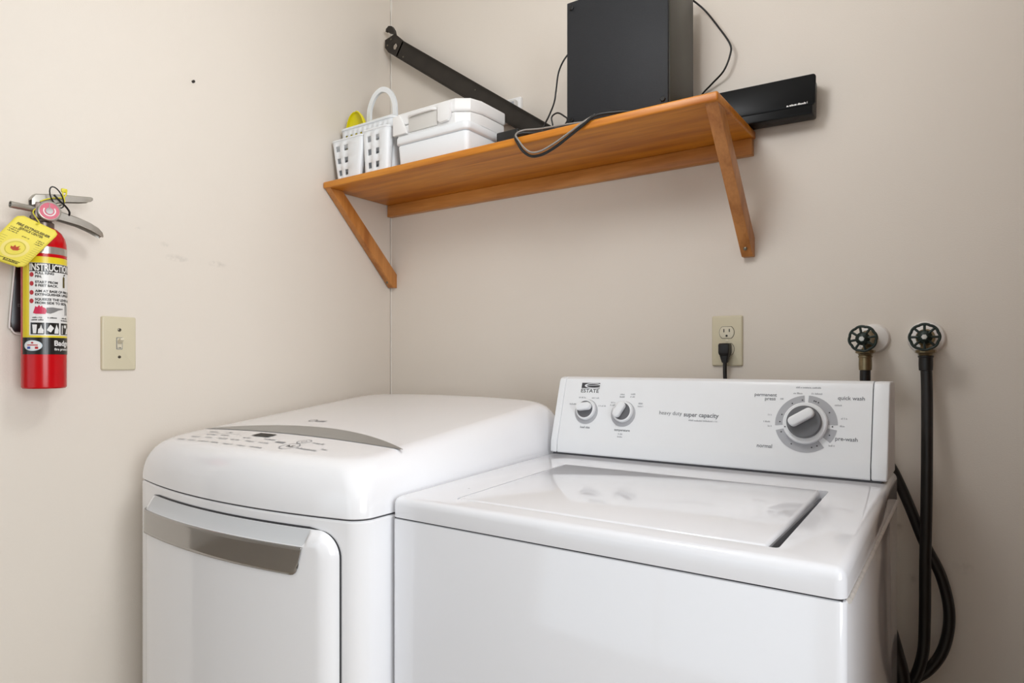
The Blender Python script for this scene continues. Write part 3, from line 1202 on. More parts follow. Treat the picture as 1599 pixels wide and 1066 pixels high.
# arched strap handle
HY, HCX, HW = -0.170, 0.132, 0.055
ap = [(HCX - HW, HY, 1.80), (HCX - HW, HY, 1.88), (HCX - HW * 0.92, HY, 1.918), (HCX - HW * 0.55, HY, 1.950), (HCX, HY, 1.962), (HCX + HW * 0.55, HY, 1.950), (HCX + HW * 0.92, HY, 1.918), (HCX + HW, HY, 1.88), (HCX + HW, HY, 1.80)]
pp = catmull(ap, 6)
rg = []
for i, p in enumerate(pp):
    t = (pp[min(i + 1, len(pp) - 1)] - pp[max(i - 1, 0)]).normalized()
    nn = Vector((t.z, 0, -t.x))
    rg.append([p + nn * a + Vector((0, b, 0)) for a, b in ((-0.0075, -0.004), (0.0075, -0.004), (0.008, 0), (0.0075, 0.004), (-0.0075, 0.004), (-0.008, 0))])
loft('carry_handle', rg, M['bplastic'], CD, smooth=50)
box('handle_panel', (HCX - HW - 0.002, HCX + HW + 0.002), (HY - 0.003, HY + 0.001), (1.69, 1.880), M['bplastic'], CD, bev=0.0015)

# yellow scoop standing in the caddy
SC = thing('scoop', (0.064, -0.2, ST + 0.004), 'bright yellow plastic scoop standing inside the white caddy', 'scoop')
V_, F_ = [], []
n1 = 18
ts = [0, 0.15, 0.3, 0.45, 0.58] + [0.58 + 0.42 * math.sin(PI / 2 * k / 12) for k in range(1, 13)]
n2 = len(ts) - 1
for t in ts:
    z = ST + 0.005 + 0.212 * t
    w = 0.030 + 0.014 * t / 0.58 if t < 0.58 else 0.044 * math.sqrt(max(0, 1 - ((t - 0.58) / 0.421) ** 2.3)) + 0.0005
    for i in range(n1 + 1):
        a = math.radians(-15 + 210 * i / n1)
        V_.append((0.066 + w * math.cos(a), -0.205 + w * 0.5 * math.sin(a) - 0.012 * t * t, z))
for j in range(n2):
    for i in range(n1):
        a = j * (n1 + 1) + i
        F_.append((a, a + 1, a + n1 + 2, a + n1 + 1))
sc_ = from_data('bowl', V_, F_, M['yplast'], SC, 50)
solidify(sc_, 0.002, 0)
tube('lip', [V_[j * (n1 + 1)] for j in range(0, n2 + 1)] , 0.002, M['yplast'], SC, 6, 2)

# lidded box and the clamshell case on top
BX = thing('storage_box', (0.402, -0.172, ST), 'white lidded plastic box under the clasped case on the shelf', 'box')


def tapered(name, x, y, z, r, ins, m, parent, bev=0.004):
    prof_ = [(ins, 0), (0, 1)]
    rings_ = []
    zz = [(0.0, ins + bev), (bev * 0.4, ins + bev * 0.3), (bev, ins)]
    zz += [(z[1] - z[0] - bev, 0), (z[1] - z[0] - bev * 0.4, bev * 0.3), (z[1] - z[0], bev)]
    for dz, i in zz:
        rings_.append([Vector((px, py, z[0] + dz)) for px, py in rrect(x[0] + i, x[1] - i, y[0] + i, y[1] - i, max(0.003, r - i * 0.5), 6)])
    return loft(name, rings_, m, parent, smooth=35)


tapered('tub', (0.279, 0.527), (-0.257, -0.09), (ST, 1.742), 0.014, 0.004, M['bplastic'], BX)
tapered('lid', (0.274, 0.532), (-0.262, -0.085), (1.7425, 1.7655), 0.018, 0.0, M['bplastic'], BX, bev=0.005)
CS = thing('tool_case', (0.397, -0.170, 1.7660), 'white clamshell plastic case with clasps lying on the lidded box', 'case')


def chamfered(x0, x1, y0, y1, c):
    return [(x0 + c * 0.3, y0), (x1 - c, y0), (x1 - c * 0.25, y0 + c * 0.5), (x1, y0 + c * 1.3), (x1, y1 - 0.01), (x1 - 0.01, y1), (x0 + 0.01, y1), (x0, y1 - 0.01), (x0, y0 + c * 0.3)]


I4 = Matrix.Identity(4)
prism('lower_shell', chamfered(0.266, 0.528, -0.252, -0.085, 0.045), 1.7662, 1.7965, I4, M['case'], CS, bev=0.004, seg=3)
prism('upper_shell', chamfered(0.264, 0.530, -0.254, -0.083, 0.045), 1.7975, 1.832, I4, M['case'], CS, bev=0.006, seg=3)
box('grip_recess', (0.322, 0.425), (-0.2565, -0.25), (1.772, 1.818), M['case2'], CS, bev=0.002)
prism('clasp', [(0.268, 1.770), (0.268, 1.823), (0.292, 1.823), (0.318, 1.777), (0.318, 1.770)], 0.0, 0.010, frame_mtx((0, -0.2525, 0), (1, 0, 0), (0, 0, 1), (0, -1, 0)), M['case'], CS, bev=0.002)
prism('clasp', [(0.432, 1.779), (0.432, 1.823), (0.474, 1.823), (0.474, 1.788), (0.466, 1.775), (0.440, 1.773)], 0.0, 0.012, frame_mtx((0, -0.2525, 0), (1, 0, 0), (0, 0, 1), (0, -1, 0)), M['case'], CS, bev=0.003)
tube('carry_grip', [(0.322, -0.254, 1.814), (0.340, -0.262, 1.815), (0.405, -0.262, 1.816), (0.424, -0.254, 1.815)], 0.004, M['case'], CS, 8)

# dark metal bar leaning into the corner
BR = thing('metal_bracket', (0.70, -0.055, ST), 'long dark metal bracket bar leaning diagonally from shelf into the corner', 'bracket')
A = Vector((0.058, -0.05, 2.165))
B = Vector((0.742, -0.05, 1.690))
ax = (B - A).normalized()
ay = Vector((0, 0, 1)) - ax * ax.z
ay.normalize()
az = ax.cross(ay)          # towards the camera side (-y) or wall
if az.y > 0:
    az = -az
bm_ = frame_mtx(A, ax, ay, az)
Ln = (B - A).length
h = 0.027
# channel: web and two flanges in one rolled section
sec = [(-h, 0.0), (h, 0.0), (h, 0.018), (h - 0.003, 0.018), (h - 0.003, 0.003), (-h + 0.003, 0.003), (-h + 0.003, 0.010), (-h, 0.010)]
rg = []
for s in (0.03, Ln - 0.012, Ln):
    k = 1.0 if s < Ln else 0.98
    rg.append([bm_ @ Vector((s, a * k, b - 0.006)) for a, b in sec])
loft('channel', rg, M['bracket'], BR, smooth=25)


def plate_with_hole(name, outer, hole_, t0, t1, mtx, m, parent):
    """outer and hole_ are outlines with the same number of points"""
    n = len(outer)
    V = [mtx @ Vector((x, y, t)) for t in (t0, t1) for x, y in outer] + [mtx @ Vector((x, y, t)) for t in (t0, t1) for x, y in hole_]
    F = []
    for k in range(n):
        j = (k + 1) % n
        F.append((k, j, n + j, n + k))
        F.append((2 * n + k, 3 * n + k, 3 * n + j, 2 * n + j))
        F.append((k, 2 * n + k, 2 * n + j, j))
        F.append((n + k, n + j, 3 * n + j, 3 * n + k))
    return from_data(name, V, F, m, parent, 25)


he = plate_with_hole('hook_end', [(0.036, -0.027), (0.036, 0.027), (0.012, 0.030), (-0.016, 0.033), (-0.048, 0.000), (-0.034, -0.020), (-0.010, -0.027), (0.02, -0.027)],
                     [(0.016, -0.008), (0.016, 0.004), (0.010, 0.008), (0.002, 0.008), (-0.002, 0.0), (0.0, -0.006), (0.004, -0.010), (0.010, -0.010)], -0.006, -0.003, bm_, M['bracket'], BR)
prism('hook', [(-0.012, 0.032), (-0.034, 0.026), (-0.046, 0.030), (-0.052, 0.024), (-0.056, 0.032), (-0.050, 0.044), (-0.036, 0.048), (-0.020, 0.042), (-0.008, 0.032)], -0.006, 0.004, bm_, M['bracket'], he)
for a, b in ((-0.022, 0.012), (-0.026, -0.010)):
    lathe('bolt', [(0.003, 0), (0.003, 0.001), (0.0, 0.0018)], bm_ @ Matrix.Translation((a, b, -0.003)), M['screw'], he, 10)
lathe('rivet', [(0.0028, 0), (0.0022, 0.001), (0.0, 0.0014)], bm_ @ Matrix.Translation((0.062, -0.016, -0.003)), M['screw'], BR, 10)
lathe('rivet', [(0.0022, 0), (0.0018, 0.001), (0.0, 0.0014)], bm_ @ Matrix.Translation((0.40, 0.008, -0.003)), M['screw'], BR, 10)

# small black block at the bar's foot
AD = thing('power_adapter', (0.585, -0.135, ST), 'small black adapter block at the foot of the metal bar', 'adapter')
box('housing', (0.552, 0.622), (-0.165, -0.105), (ST, 1.752), M['black'], AD, bev=0.005, seg=3)
box('plug_face', (0.556, 0.618), (-0.167, -0.164), (1.69, 1.748), M['cable'], AD, bev=0.001)

# small white jack box on the wall behind the bar
JK = thing('wall_jack', (0.495, -0.017, 1.83), 'small white jack box on back wall behind the dark bar', 'wall jack')
box('base_plate', (0.452, 0.529), (-0.014, 0.0), (1.835, 1.905), M['case'], JK, bev=0.003)
box('cover', (0.462, 0.522), (-0.034, -0.014), (1.838, 1.893), M['case2'], JK, bev=0.004)
box('tab', (0.506, 0.520), (-0.0345, -0.0335), (1.862, 1.886), M['print_l'], JK)

# speaker
SP = thing('speaker', (0.925, -0.15, ST), 'tall black boxy speaker standing on the wooden shelf', 'speaker')
box('cabinet', (0.799, 1.053), (-0.214, -0.064), (ST, 1.998), M['spk_side'], SP, bev=0.004, seg=2)
fp = box('front_panel', (0.801, 1.051), (-0.222, -0.2135), (ST + 0.003, 1.993), M['spk_front'], SP, bev=0.002)
for x, z in ((0.8135, 1.978), (1.040, 1.978), (1.040, 1.7130), (0.8135, 1.7130)):
    lathe('bolt', [(0.0062, 0), (0.0062, 0.003), (0.005, 0.0042), (0.0, 0.0042)], axis_mtx((x, -0.2215, z), (0, -1, 0)), M['black'], fp, 6, 20)

# soundbar lying behind the speaker, sticking out past the shelf end
SB = thing('soundbar', (1.07, -0.06, ST), 'flat glossy black soundbar poking out past the shelf end', 'soundbar')
sbm = frame_mtx((1.178, 0, 1.6797), (1, 0, 0), (0, 0, 1), (0, -1, 0)) @ Matrix.Rotation(math.radians(-1.3), 4, 'Z')
prism('front_panel', rrect(-0.345, 0.136, 0.019, 0.084, 0.006, 5), 0.050, 0.0562, sbm, M['bar'], SB, bev=0.001)
prism('body', rrect(-0.340, 0.131, 0.0, 0.080, 0.004, 5), 0.010, 0.0550, sbm, M['bar'], SB, bev=0.002)
P = Print(lambda a, b: sbm @ Vector((a, b, 0.0566)))
P.marks(0.100, 0.0245, 0.042, 0.0042)
P.build('lettering', M['esc'], SB, 'tiny white maker name')['kind'] = 'stuff'

# cables
o = tube('speaker_cable', [(1.028, -0.072, 2.0005), (1.034, -0.055, 2.012), (1.066, -0.03, 1.983), (1.100, -0.03, 1.932), (1.127, -0.03, 1.885), (1.128, -0.03, 1.860), (1.112, -0.028, 1.826), (1.079, -0.016, 1.806), (1.051, -0.0065, 1.788), (1.02, -0.005, 1.74), (1.0, -0.005, 1.6825)], 0.0022, M['cable'])
tag(o, 'thin black cable looping against the wall right of the speaker', 'cable')
o = tube('speaker_cable', [(0.795, -0.07, 1.985), (0.765, -0.085, 1.968), (0.73, -0.1, 1.933), (0.707, -0.1, 1.899), (0.699, -0.1, 1.854), (0.693, -0.1, 1.822), (0.678, -0.1, 1.792), (0.662, -0.1, 1.766), (0.65, -0.11, 1.72), (0.66, -0.14, 1.6825), (0.72, -0.16, 1.6825)], 0.0022, M['cable'])
tag(o, 'thin black cable hanging down left of the speaker', 'cable')
o = tube('speaker_cable', [(0.75, -0.2, 1.6820), (0.749, -0.2, 1.72), (0.746, -0.2, 1.742), (0.762, -0.2, 1.749), (0.780, -0.2, 1.738), (0.793, -0.206, 1.722), (0.787, -0.235, 1.6845), (0.81, -0.245, 1.6822), (0.87, -0.236, 1.6822)], 0.0020, M['cable'])
tag(o, 'small black cable loop standing up at the speaker base', 'cable')
AC = thing('audio_cable', (0.80, -0.29, 1.62), 'paired black and grey cable drooping over the front edge of the shelf', 'cable')
tube('black_strand', [(1.02, -0.245, 1.6835), (0.99, -0.262, 1.6840), (0.958, -0.276, 1.6855), (0.912, -0.288, 1.6845), (0.88, -0.2905, 1.668), (0.847, -0.2905, 1.651), (0.81, -0.2905, 1.633), (0.775, -0.2905, 1.6225), (0.745, -0.2905, 1.624), (0.722, -0.2905, 1.640), (0.708, -0.2905, 1.660), (0.700, -0.2905, 1.678), (0.712, -0.283, 1.6855), (0.75, -0.268, 1.6840), (0.81, -0.268, 1.6832), (0.86, -0.256, 1.6832), (0.91, -0.232, 1.6832)], 0.0034, M['cable'], AC)
tube('grey_strand', [(0.905, -0.278, 1.6905), (0.885, -0.2945, 1.674), (0.850, -0.2960, 1.657), (0.81, -0.2960, 1.640), (0.775, -0.2960, 1.6295), (0.748, -0.2960, 1.631), (0.728, -0.2960, 1.646), (0.714, -0.2960, 1.664), (0.705, -0.2960, 1.680), (0.716, -0.281, 1.6925), (0.76, -0.272, 1.6905), (0.83, -0.262, 1.6900), (0.88, -0.25, 1.6895)], 0.0021, M['cable_g'], AC)
o = tube('audio_cable', [(0.70, -0.225, 1.6815), (0.76, -0.232, 1.6815), (0.83, -0.226, 1.6815), (0.90, -0.2265, 1.6815)], 0.0022, M['cable'])
tag(o, 'straight black cable lying on the shelf toward the speaker base', 'cable')

# ------------------------------------------------------------------ light switch
LS = thing('light_switch', (0.0, -0.860, 1.125), 'ivory toggle light switch plate on the left wall', 'light switch')


def wall_plate(name, mtx, w, h_, parent):
    rings_ = []
    for e, dz in ((0, 0.0), (0.0, 0.0035), (0.0018, 0.0058), (0.004, 0.0066)):
        rings_.append([mtx @ Vector((x, y, dz)) for x, y in rrect(-w / 2 + e, w / 2 - e, -h_ / 2 + e, h_ / 2 - e, 0.004 - e * 0.5, 4)])
    return loft(name, rings_, M['ivory'], parent)


lm = frame_mtx((0, -0.860, 1.186), (0, 1, 0), (0, 0, 1), (1, 0, 0))
pl = wall_plate('plate', lm, 0.0735, 0.1205, LS)
prism('toggle_slot', rrect(-0.0065, 0.0065, -0.0135, 0.0135, 0.001, 2), 0.006, 0.0072, lm, M['print'], LS)
prism('toggle_bed', rrect(-0.0052, 0.0052, -0.0122, 0.0122, 0.001, 2), 0.006, 0.0078, lm, M['ivory_d'], LS)
tg = bmesh.new()
bm_box(tg, (-0.0045, 0.0045), (-0.004, 0.004), (0.0, 0.017))
for v in tg.verts:
    if v.co.z > 0.01:
        v.co.x *= 0.82
        v.co.y *= 0.72
bmesh.ops.bevel(tg, geom=tg.edges[:], offset=0.0012, segments=2, profile=0.5, affect='EDGES')
bmesh.ops.transform(tg, matrix=lm @ Matrix.Translation((0, 0.002, 0.006)) @ Matrix.Rotation(math.radians(-28), 4, 'X'), verts=tg.verts)
from_bm('toggle', tg, M['ivory_d'], LS)
for s, r in ((0.0305, 0.0040), (-0.0305, 0.0034)):
    sc_ = lathe('screw', [(r, 0.006), (r, 0.0072), (r * 0.7, 0.0080), (0, 0.0081)], lm @ Matrix.Translation((0, s, 0)), M['screw'], LS, 14)
    box('screw_slot', (-r * 0.85, r * 0.85), (-0.0006, 0.0006), (0.0078, 0.0083), M['hole'], sc_, mtx=lm @ Matrix.Translation((0, s, 0)) @ Matrix.Rotation(0.5 if s > 0 else 0.05, 4, 'Z'))
P = Print(lambda a, b: lm @ Vector((a, b, 0.0080)))
P.marks(0, -0.0095, 0.007, 0.0030)
P.build('lettering', M['hole'], LS)

# ------------------------------------------------------------------ wall outlet and plugged cord
WO = thing('wall_outlet', (1.113, 0, 1.135), 'ivory duplex wall outlet above the washing machine console', 'outlet')
om = frame_mtx((1.113, 0, 1.194), (1, 0, 0), (0, 0, 1), (0, -1, 0))
wall_plate('plate', om, 0.0720, 0.1190, WO)


def receptacle(s):
    pts_ = []
    R_ = 0.0172
    for k in range(13):
        a = math.radians(-52 + 104 * k / 12)
        pts_.append((R_ * math.cos(a), R_ * math.sin(a)))
    for k in range(13):
        a = math.radians(128 + 104 * k / 12)
        pts_.append((R_ * math.cos(a), R_ * math.sin(a)))
    big = [(x * 1.05, y * 1.06) for x, y in pts_]
    mt = om @ Matrix.Translation((0, s, 0))
    r = prism('receptacle_gap', big, 0.005, 0.0069, mt, M['hole'], WO)
    rc_ = prism('receptacle', pts_, 0.005, 0.0082, mt, M['ivory_d'], WO, bev=0.0006)
    for x in (-0.0064, 0.0064):
        box('slot', (x - 0.0011, x + 0.0011), (0.0005 if x < 0 else 0.0012, 0.0085), (0.008, 0.0084), M['hole'], rc_, mtx=mt)
    lathe('ground_hole', [(0.0026, 0.008), (0.0026, 0.0085), (0, 0.0085)], mt @ Matrix.Translation((0, -0.0078, 0)), M['hole'], rc_, 14)


receptacle(0.0198)
receptacle(-0.0198)
lathe('screw', [(0.0034, 0.006), (0.0034, 0.0074), (0.002, 0.008), (0, 0.0081)], om, M['ivory_d'], WO, 14)
PC = thing('plugged_cable', (1.113, -0.03, 1.0), 'black power cable plugged into the ivory wall outlet', 'power cable')
pm = om @ Matrix.Translation((0, -0.0198, 0.0086))
rg = []
for y, w, d0, d1 in ((0.0130, 0.0105, 0.0, 0.016), (0.0135, 0.0115, 0.0, 0.022), (0.0100, 0.0125, 0.0, 0.026), (-0.0080, 0.0125, 0.0, 0.026), (-0.0110, 0.0120, 0.001, 0.025), (-0.0170, 0.0095, 0.003, 0.022), (-0.0280, 0.0070, 0.006, 0.019), (-0.0320, 0.0060, 0.007, 0.018)):
    rg.append([pm @ Vector((x, y, z)) for x, z in rrect(-w, w, d0, d1, 0.003, 3)])
loft('plug', rg, M['rubber'], PC)
for k in range(4):
    y = -0.018 - 0.0035 * k
    w = 0.0100 - 0.0008 * k
    prism('strain_rib', rrect(-w, w, 0.002 + k * 0.001, 0.0225 - k * 0.001, 0.003, 3), -0.0008, 0.0008, pm @ frame_mtx((0, y, 0), (1, 0, 0), (0, 0, 1), (0, 1, 0)), M['rubber'], PC)
c0 = pm @ Vector((0, -0.028, 0.0125))
tube('cord', [c0, c0 + Vector((0, 0, -0.03)), c0 + Vector((0.003, 0.0, -0.10)), c0 + Vector((0.01, -0.03, -0.24)), c0 + Vector((0.0, -0.03, -0.4))], 0.0046, M['rubber'], PC)

# ------------------------------------------------------------------ water valves and hoses


def valve(base, axis, stand, label, R0, couple, grp, wheel_rot, er):
    """base: wall point; axis: outward direction; stand: wheel distance along it"""
    base = Vector(base)
    axis = Vector(axis).normalized()
    t = thing('water_valve', base, label, 'valve', grp)
    mw = axis_mtx(base, (0, -1, 0))
    lathe('escutcheon', [(er, 0.0), (er, 0.002), (er - 0.003, 0.009), (er - 0.014, 0.013), (0.0, 0.0135)], mw, M['esc'], t, 40)
    ma = axis_mtx(base, axis)
    lathe('valve_body', [(0.011, 0.0), (0.011, stand * 0.30), (0.016, stand * 0.34), (0.017, stand * 0.55), (0.012, stand * 0.62), (0.010, stand * 0.8), (0.005, stand * 0.82), (0.005, stand)], ma, M['brass'], t, 20)
    c = base + axis * stand
    mh = axis_mtx(c, axis) @ Matrix.Rotation(wheel_rot, 4, 'Z')
    ring = []
    N = 96
    for k in range(N):
        a = 2 * PI * k / N
        r = R0 * (0.955 + 0.05 * abs(math.cos(4 * a)) ** 0.7)
        ring.append(mh @ Vector((r * math.cos(a), r * math.sin(a), 0.0)))
    v, f = tube_geo(ring, 0.0027, 8, True)
    wheel = from_data('handwheel', v, f, M['valve'], t, 60)
    for k in range(8):
        a = 2 * PI * k / 8 + 0.0
        ca, sa = math.cos(a), math.sin(a)
        p0 = mh @ Vector((R0 * 0.40 * ca, R0 * 0.40 * sa, 0.002))
        p1 = mh @ Vector((R0 * 1.0 * ca, R0 * 1.0 * sa, 0.0))
        v, f = tube_geo([p0, (p0 + p1) / 2, p1], 0.0024, 8)
        from_data('spoke', v, f, M['valve'], wheel, 60)
    lathe('hub', [(R0 * 0.54, -0.003), (R0 * 0.54, 0.001), (R0 * 0.44, 0.004), (R0 * 0.2, 0.007), (0.006, 0.008), (0, 0.008)], mh, M['valve'], wheel, 24)
    lathe('wheel_nut', [(0.0050, 0.007), (0.0050, 0.011), (0.0, 0.0115)], mh, M['steel'], wheel, 6, 20)
    # outlet spout down to the hose coupling
    s0 = base + axis * (stand * 0.45)
    cp = Vector(couple)
    tube('spout', [s0, s0 + Vector((0, 0, -0.014)), (cp.x, cp.y, cp.z + 0.006)], 0.009, M['brass'], t, 14)
    lathe('outlet_flange', [(0.011, 0.010), (0.0185, 0.008), (0.0185, 0.003), (0.014, 0.001), (0.012, -0.003)], Matrix.Translation(cp), M['brass'], t, 12, 25)
    return t


V1 = valve((1.419, 0, 1.194), (-0.07, -1, -0.03), 0.112, 'green handwheel water valve beside the outlet with exposed white wall flange', 0.0245, (1.4095, -0.055, 1.160), 'water supply valves on the back wall', 0.2, 0.031)
V2 = valve((1.5135, 0, 1.193), (0.0, -1, 0.0), 0.075, 'green handwheel water valve farther right covering its wall flange', 0.0250, (1.514, -0.036, 1.160), 'water supply valves on the back wall', 0.0, 0.034)


def hose(label, top, pts, r=0.0102, ring=M['rubber']):
    h_ = thing('water_hose', top, label, 'hose', 'washer supply hoses')
    T = Vector(top)
    lathe('coupling', [(0.0095, -0.030), (0.0120, -0.029), (0.0125, -0.018), (0.0122, -0.004), (0.0135, -0.003), (0.0135, 0.0), (0.008, 0.0004)], Matrix.Translation(T), ring, h_, 20)
    tube('rubber_hose', [T + Vector((0, 0, -0.012))] + pts, r, M['rubber'], h_, 14, 8)
    return h_


hose('black rubber hose dropping from the left valve and looping out right', (1.4095, -0.055, 1.157), [
    Vector(p) for p in ((1.410, -0.055, 1.09), (1.418, -0.055, 1.02), (1.440, -0.055, 0.962), (1.462, -0.055, 0.920), (1.487, -0.055, 0.859), (1.513, -0.052, 0.787), (1.540, -0.048, 0.726), (1.553, -0.046, 0.658), (1.546, -0.046, 0.594), (1.524, -0.048, 0.546), (1.490, -0.05, 0.512), (1.44, -0.07, 0.495), (1.38, -0.09, 0.49))], ring=M['brass'])
hose('black rubber hose hanging straight down from the right valve', (1.514, -0.036, 1.157), [
    Vector(p) for p in ((1.516, -0.040, 1.09), (1.517, -0.060, 0.99), (1.517, -0.078, 0.88), (1.515, -0.082, 0.76), (1.514, -0.080, 0.64), (1.510, -0.08, 0.575), (1.492, -0.08, 0.52), (1.45, -0.085, 0.475), (1.38, -0.09, 0.455))])
o = tube('drain_hose', [(1.40, -0.12, 0.72), (1.445, -0.119, 0.66), (1.470, -0.119, 0.58), (1.480, -0.119, 0.52), (1.475, -0.119, 0.40), (1.45, -0.119, 0.2)], 0.014, M['rubber'], None, 14)
tag(o, 'short dark hose curving behind the lower right of the washer', 'hose')

# ------------------------------------------------------------------ fire extinguisher on the left wall
EC = Vector((0.058, -1.026, 0))
ER = 0.038
PHC = math.atan2(-0.342, 0.9397)      # direction of the room's open side as seen from the cylinder
FE = thing('fire_extinguisher', (EC.x, EC.y, 1.092), 'red fire extinguisher with instruction label mounted on the left wall', 'fire extinguisher')
lathe('cylinder', [(0.0, 1.0945), (0.030, 1.0925), (0.0355, 1.092), (0.0378, 1.0945), (ER, 1.099), (ER, 1.372), (0.0374, 1.382), (0.0348, 1.393), (0.0295, 1.403), (0.022, 1.410), (0.016, 1.413), (0.0, 1.414)], Matrix.Translation(EC), M['red'], FE, 56)


def cyl(e):
    """(degrees right of the label's zero line, height) on the cylinder"""
    return lambda a, b: EC + Vector(((ER + e) * math.cos(PHC + math.radians(a)), (ER + e) * math.sin(PHC + math.radians(a)), b))


def cylm(e, a0=0.0):
    """(metres along the surface, height)"""
    return lambda a, b: cyl(e)(a0 + math.degrees(a / ER), b)


P = Print(cyl(0.0003), 5.0); P.rect(-180, 180, 1.3575, 1.3715, 72, 1)
P.build('silver_band', M['band'], FE)
P = Print(cyl(0.0003), 5.0); P.rect(-63, 125, 1.1925, 1.351, 44, 1)
lab = P.build('label', M['yellow'], FE, 'yellow label sheet')
P = Print(cyl(0.0006), 5.0); P.rect(-38, 100, 1.1965, 1.3385, 36, 1)
P.build('white_panel', M['lwhite'], lab)
P = Print(cyl(0.0006), 5.0); P.rect(-63, 125, 1.1595, 1.1925, 44, 1)
P.build('black_band', M['lblack'], lab)
P = Print(cyl(0.0009), 5.0); P.rect(-37.5, 100, 1.3215, 1.3380, 36, 1)
P.build('heading_strip', M['lblack'], lab)
for a in (-16.5, 21.0, 61.5):
    P = Print(cyl(0.0009), 5.0)
    P.rect(a - 17.3, a + 17.3, 1.1985, 1.2215, 10, 1)
    P.build('pictogram_tile', M['lblack'], lab)
P = Print(cylm(0.0013, -36.0), 0.0035); P.text('INSTRUCTIONS', 0.0, 1.3297, 0.0185, 0.0006, align='LEFT', width=0.081)
P.build('lettering', M['lwhite'], lab, 'INSTRUCTIONS heading in white')
for z in (1.3150, 1.2975, 1.2800, 1.2635):
    P = Print(cyl(0.0010), 5.0)
    P.disc(-31, z, 5.6, 0.0046, 16)
    P.build('bullet', M['lred'], lab)
P = Print(cylm(0.0010, -22), 0.0035)
for z, t1, t2 in ((1.3150, 'PULL RING', 'PIN.'), (1.2975, 'START FROM', '8 FEET BACK.'), (1.2800, 'AIM AT BASE OF FIRE. HOLD', 'EXTINGUISHER UPRIGHT.'), (1.2635, 'SQUEEZE THE LEVER AND SWEEP', 'FROM SIDE TO SIDE.')):
    P.text(t1, 0, z + 0.0032, 0.0064, 0.00022, align='LEFT')
    P.text(t2, 0, z - 0.0034, 0.0064, 0.00022, align='LEFT')
for a, s1, s2 in ((0.0035, 1, 1), (0.028, 1, 0), (0.054, 1, 1)):
    P.marks(a, 1.2315, 0.016, 0.0028)
    if s2:
        P.marks(a, 1.2270, 0.020, 0.0028)
# little standing figure and extinguisher drawing
P.poly([(0.0555, 1.2575), (0.060, 1.2575), (0.0578, 1.262)])
P.poly([(0.0545, 1.2375), (0.0560, 1.2375), (0.0570, 1.2570), (0.0550, 1.2570)])
P.poly([(0.0590, 1.2375), (0.0610, 1.2375), (0.0605, 1.2570), (0.0590, 1.2570)])
P.poly([(0.052, 1.3155), (0.0555, 1.3185), (0.0548, 1.3205), (0.050, 1.3175)])
P.build('instruction_text', M['lblack'], lab, 'black instruction lines')['kind'] = 'stuff'
P = Print(cylm(0.0011, -22), 0.0035)
P.poly([(0.0485, 1.2925), (0.0535, 1.2925), (0.0535, 1.3125), (0.0510, 1.3160), (0.0485, 1.3125)])
P.build('drawing', M['tag_ink'], lab, 'tiny extinguisher drawing')
P = Print(cylm(0.0011, -27), 0.0035)
P.poly([(0.000, 1.2400), (0.004, 1.2385), (0.020, 1.2385), (0.022, 1.2450), (0.020, 1.2500), (0.0155, 1.2520), (0.0145, 1.2555), (0.012, 1.2520), (0.010, 1.2560), (0.007, 1.2515), (0.004, 1.2535), (0.002, 1.2470)])
P.build('flame_picture', M['lflame'], lab)
P = Print(cylm(0.0011, -27), 0.0035)
P.poly([(0.0215, 1.2405), (0.028, 1.2395), (0.034, 1.2420), (0.042, 1.2465), (0.052, 1.2490), (0.052, 1.2505), (0.040, 1.2510), (0.032, 1.2520), (0.0215, 1.2510)])
P.build('spray_picture', M['lgrey'], lab)
# pictogram shapes: waste bin, can, fire
P = Print(cyl(0.0012), 5.0)
P.poly([(-29, 1.2175), (-17, 1.2175), (-19, 1.2005), (-27, 1.2005)])
P.poly([(-15, 1.2005), (-2, 1.2005), (-1, 1.2070), (-5, 1.2110), (-7, 1.2180), (-10, 1.2110), (-14, 1.2085)])
P.poly([(6, 1.2070), (16, 1.2025), (24, 1.2110), (15, 1.2180)])
P.poly([(25, 1.2005), (36, 1.2005), (37, 1.2085), (33, 1.2140), (31, 1.2190), (28, 1.2120), (26, 1.2080)])
P.poly([(47, 1.2000), (50, 1.2000), (51, 1.2160), (48, 1.2180)])
P.poly([(55, 1.2140), (61, 1.2110), (67, 1.2140), (66, 1.2190), (61, 1.2170), (56, 1.2190)])
P.poly([(62, 1.2000), (74, 1.2000), (76, 1.2100), (70, 1.2140)])
P.build('pictogram', M['lwhite'], lab)['kind'] = 'stuff'
P = Print(cyl(0.0009), 5.0); P.disc(-29, 1.1765, 25, 0.0103, 32); P.build('oval_emblem', M['lpale'], lab, 'pale oval emblem on the black band')
P = Print(cyl(0.0012), 5.0); P.disc(-29, 1.1765, 23, 0.0092, 32); P.build('oval_field', M['lwhite'], lab)
P = Print(cyl(0.0015), 5.0); P.poly([(-43, 1.1765), (-15, 1.1765), (-15, 1.1785), (-43, 1.1785)]); P.poly([(-22, 1.1700), (-14, 1.1700), (-14, 1.1745), (-22, 1.1745)]); P.disc(-29, 1.1820, 3.4, 0.0018, 10)
P.build('emblem_red', M['lred'], lab)
P = Print(cyl(0.0015), 5.0); P.poly([(-43, 1.1700), (-34, 1.1700), (-34, 1.1745), (-43, 1.1745)]); P.build('emblem_blue', M['lblue'], lab)
P = Print(cylm(0.0010, 25), 0.0035); P.text('Badger', 0, 1.1800, 0.0145, 0.0004, align='LEFT'); P.text('fire protection', 0, 1.1690, 0.0068, 0.00015, align='LEFT')
P.build('brand_lettering', M['lwhite'], lab)

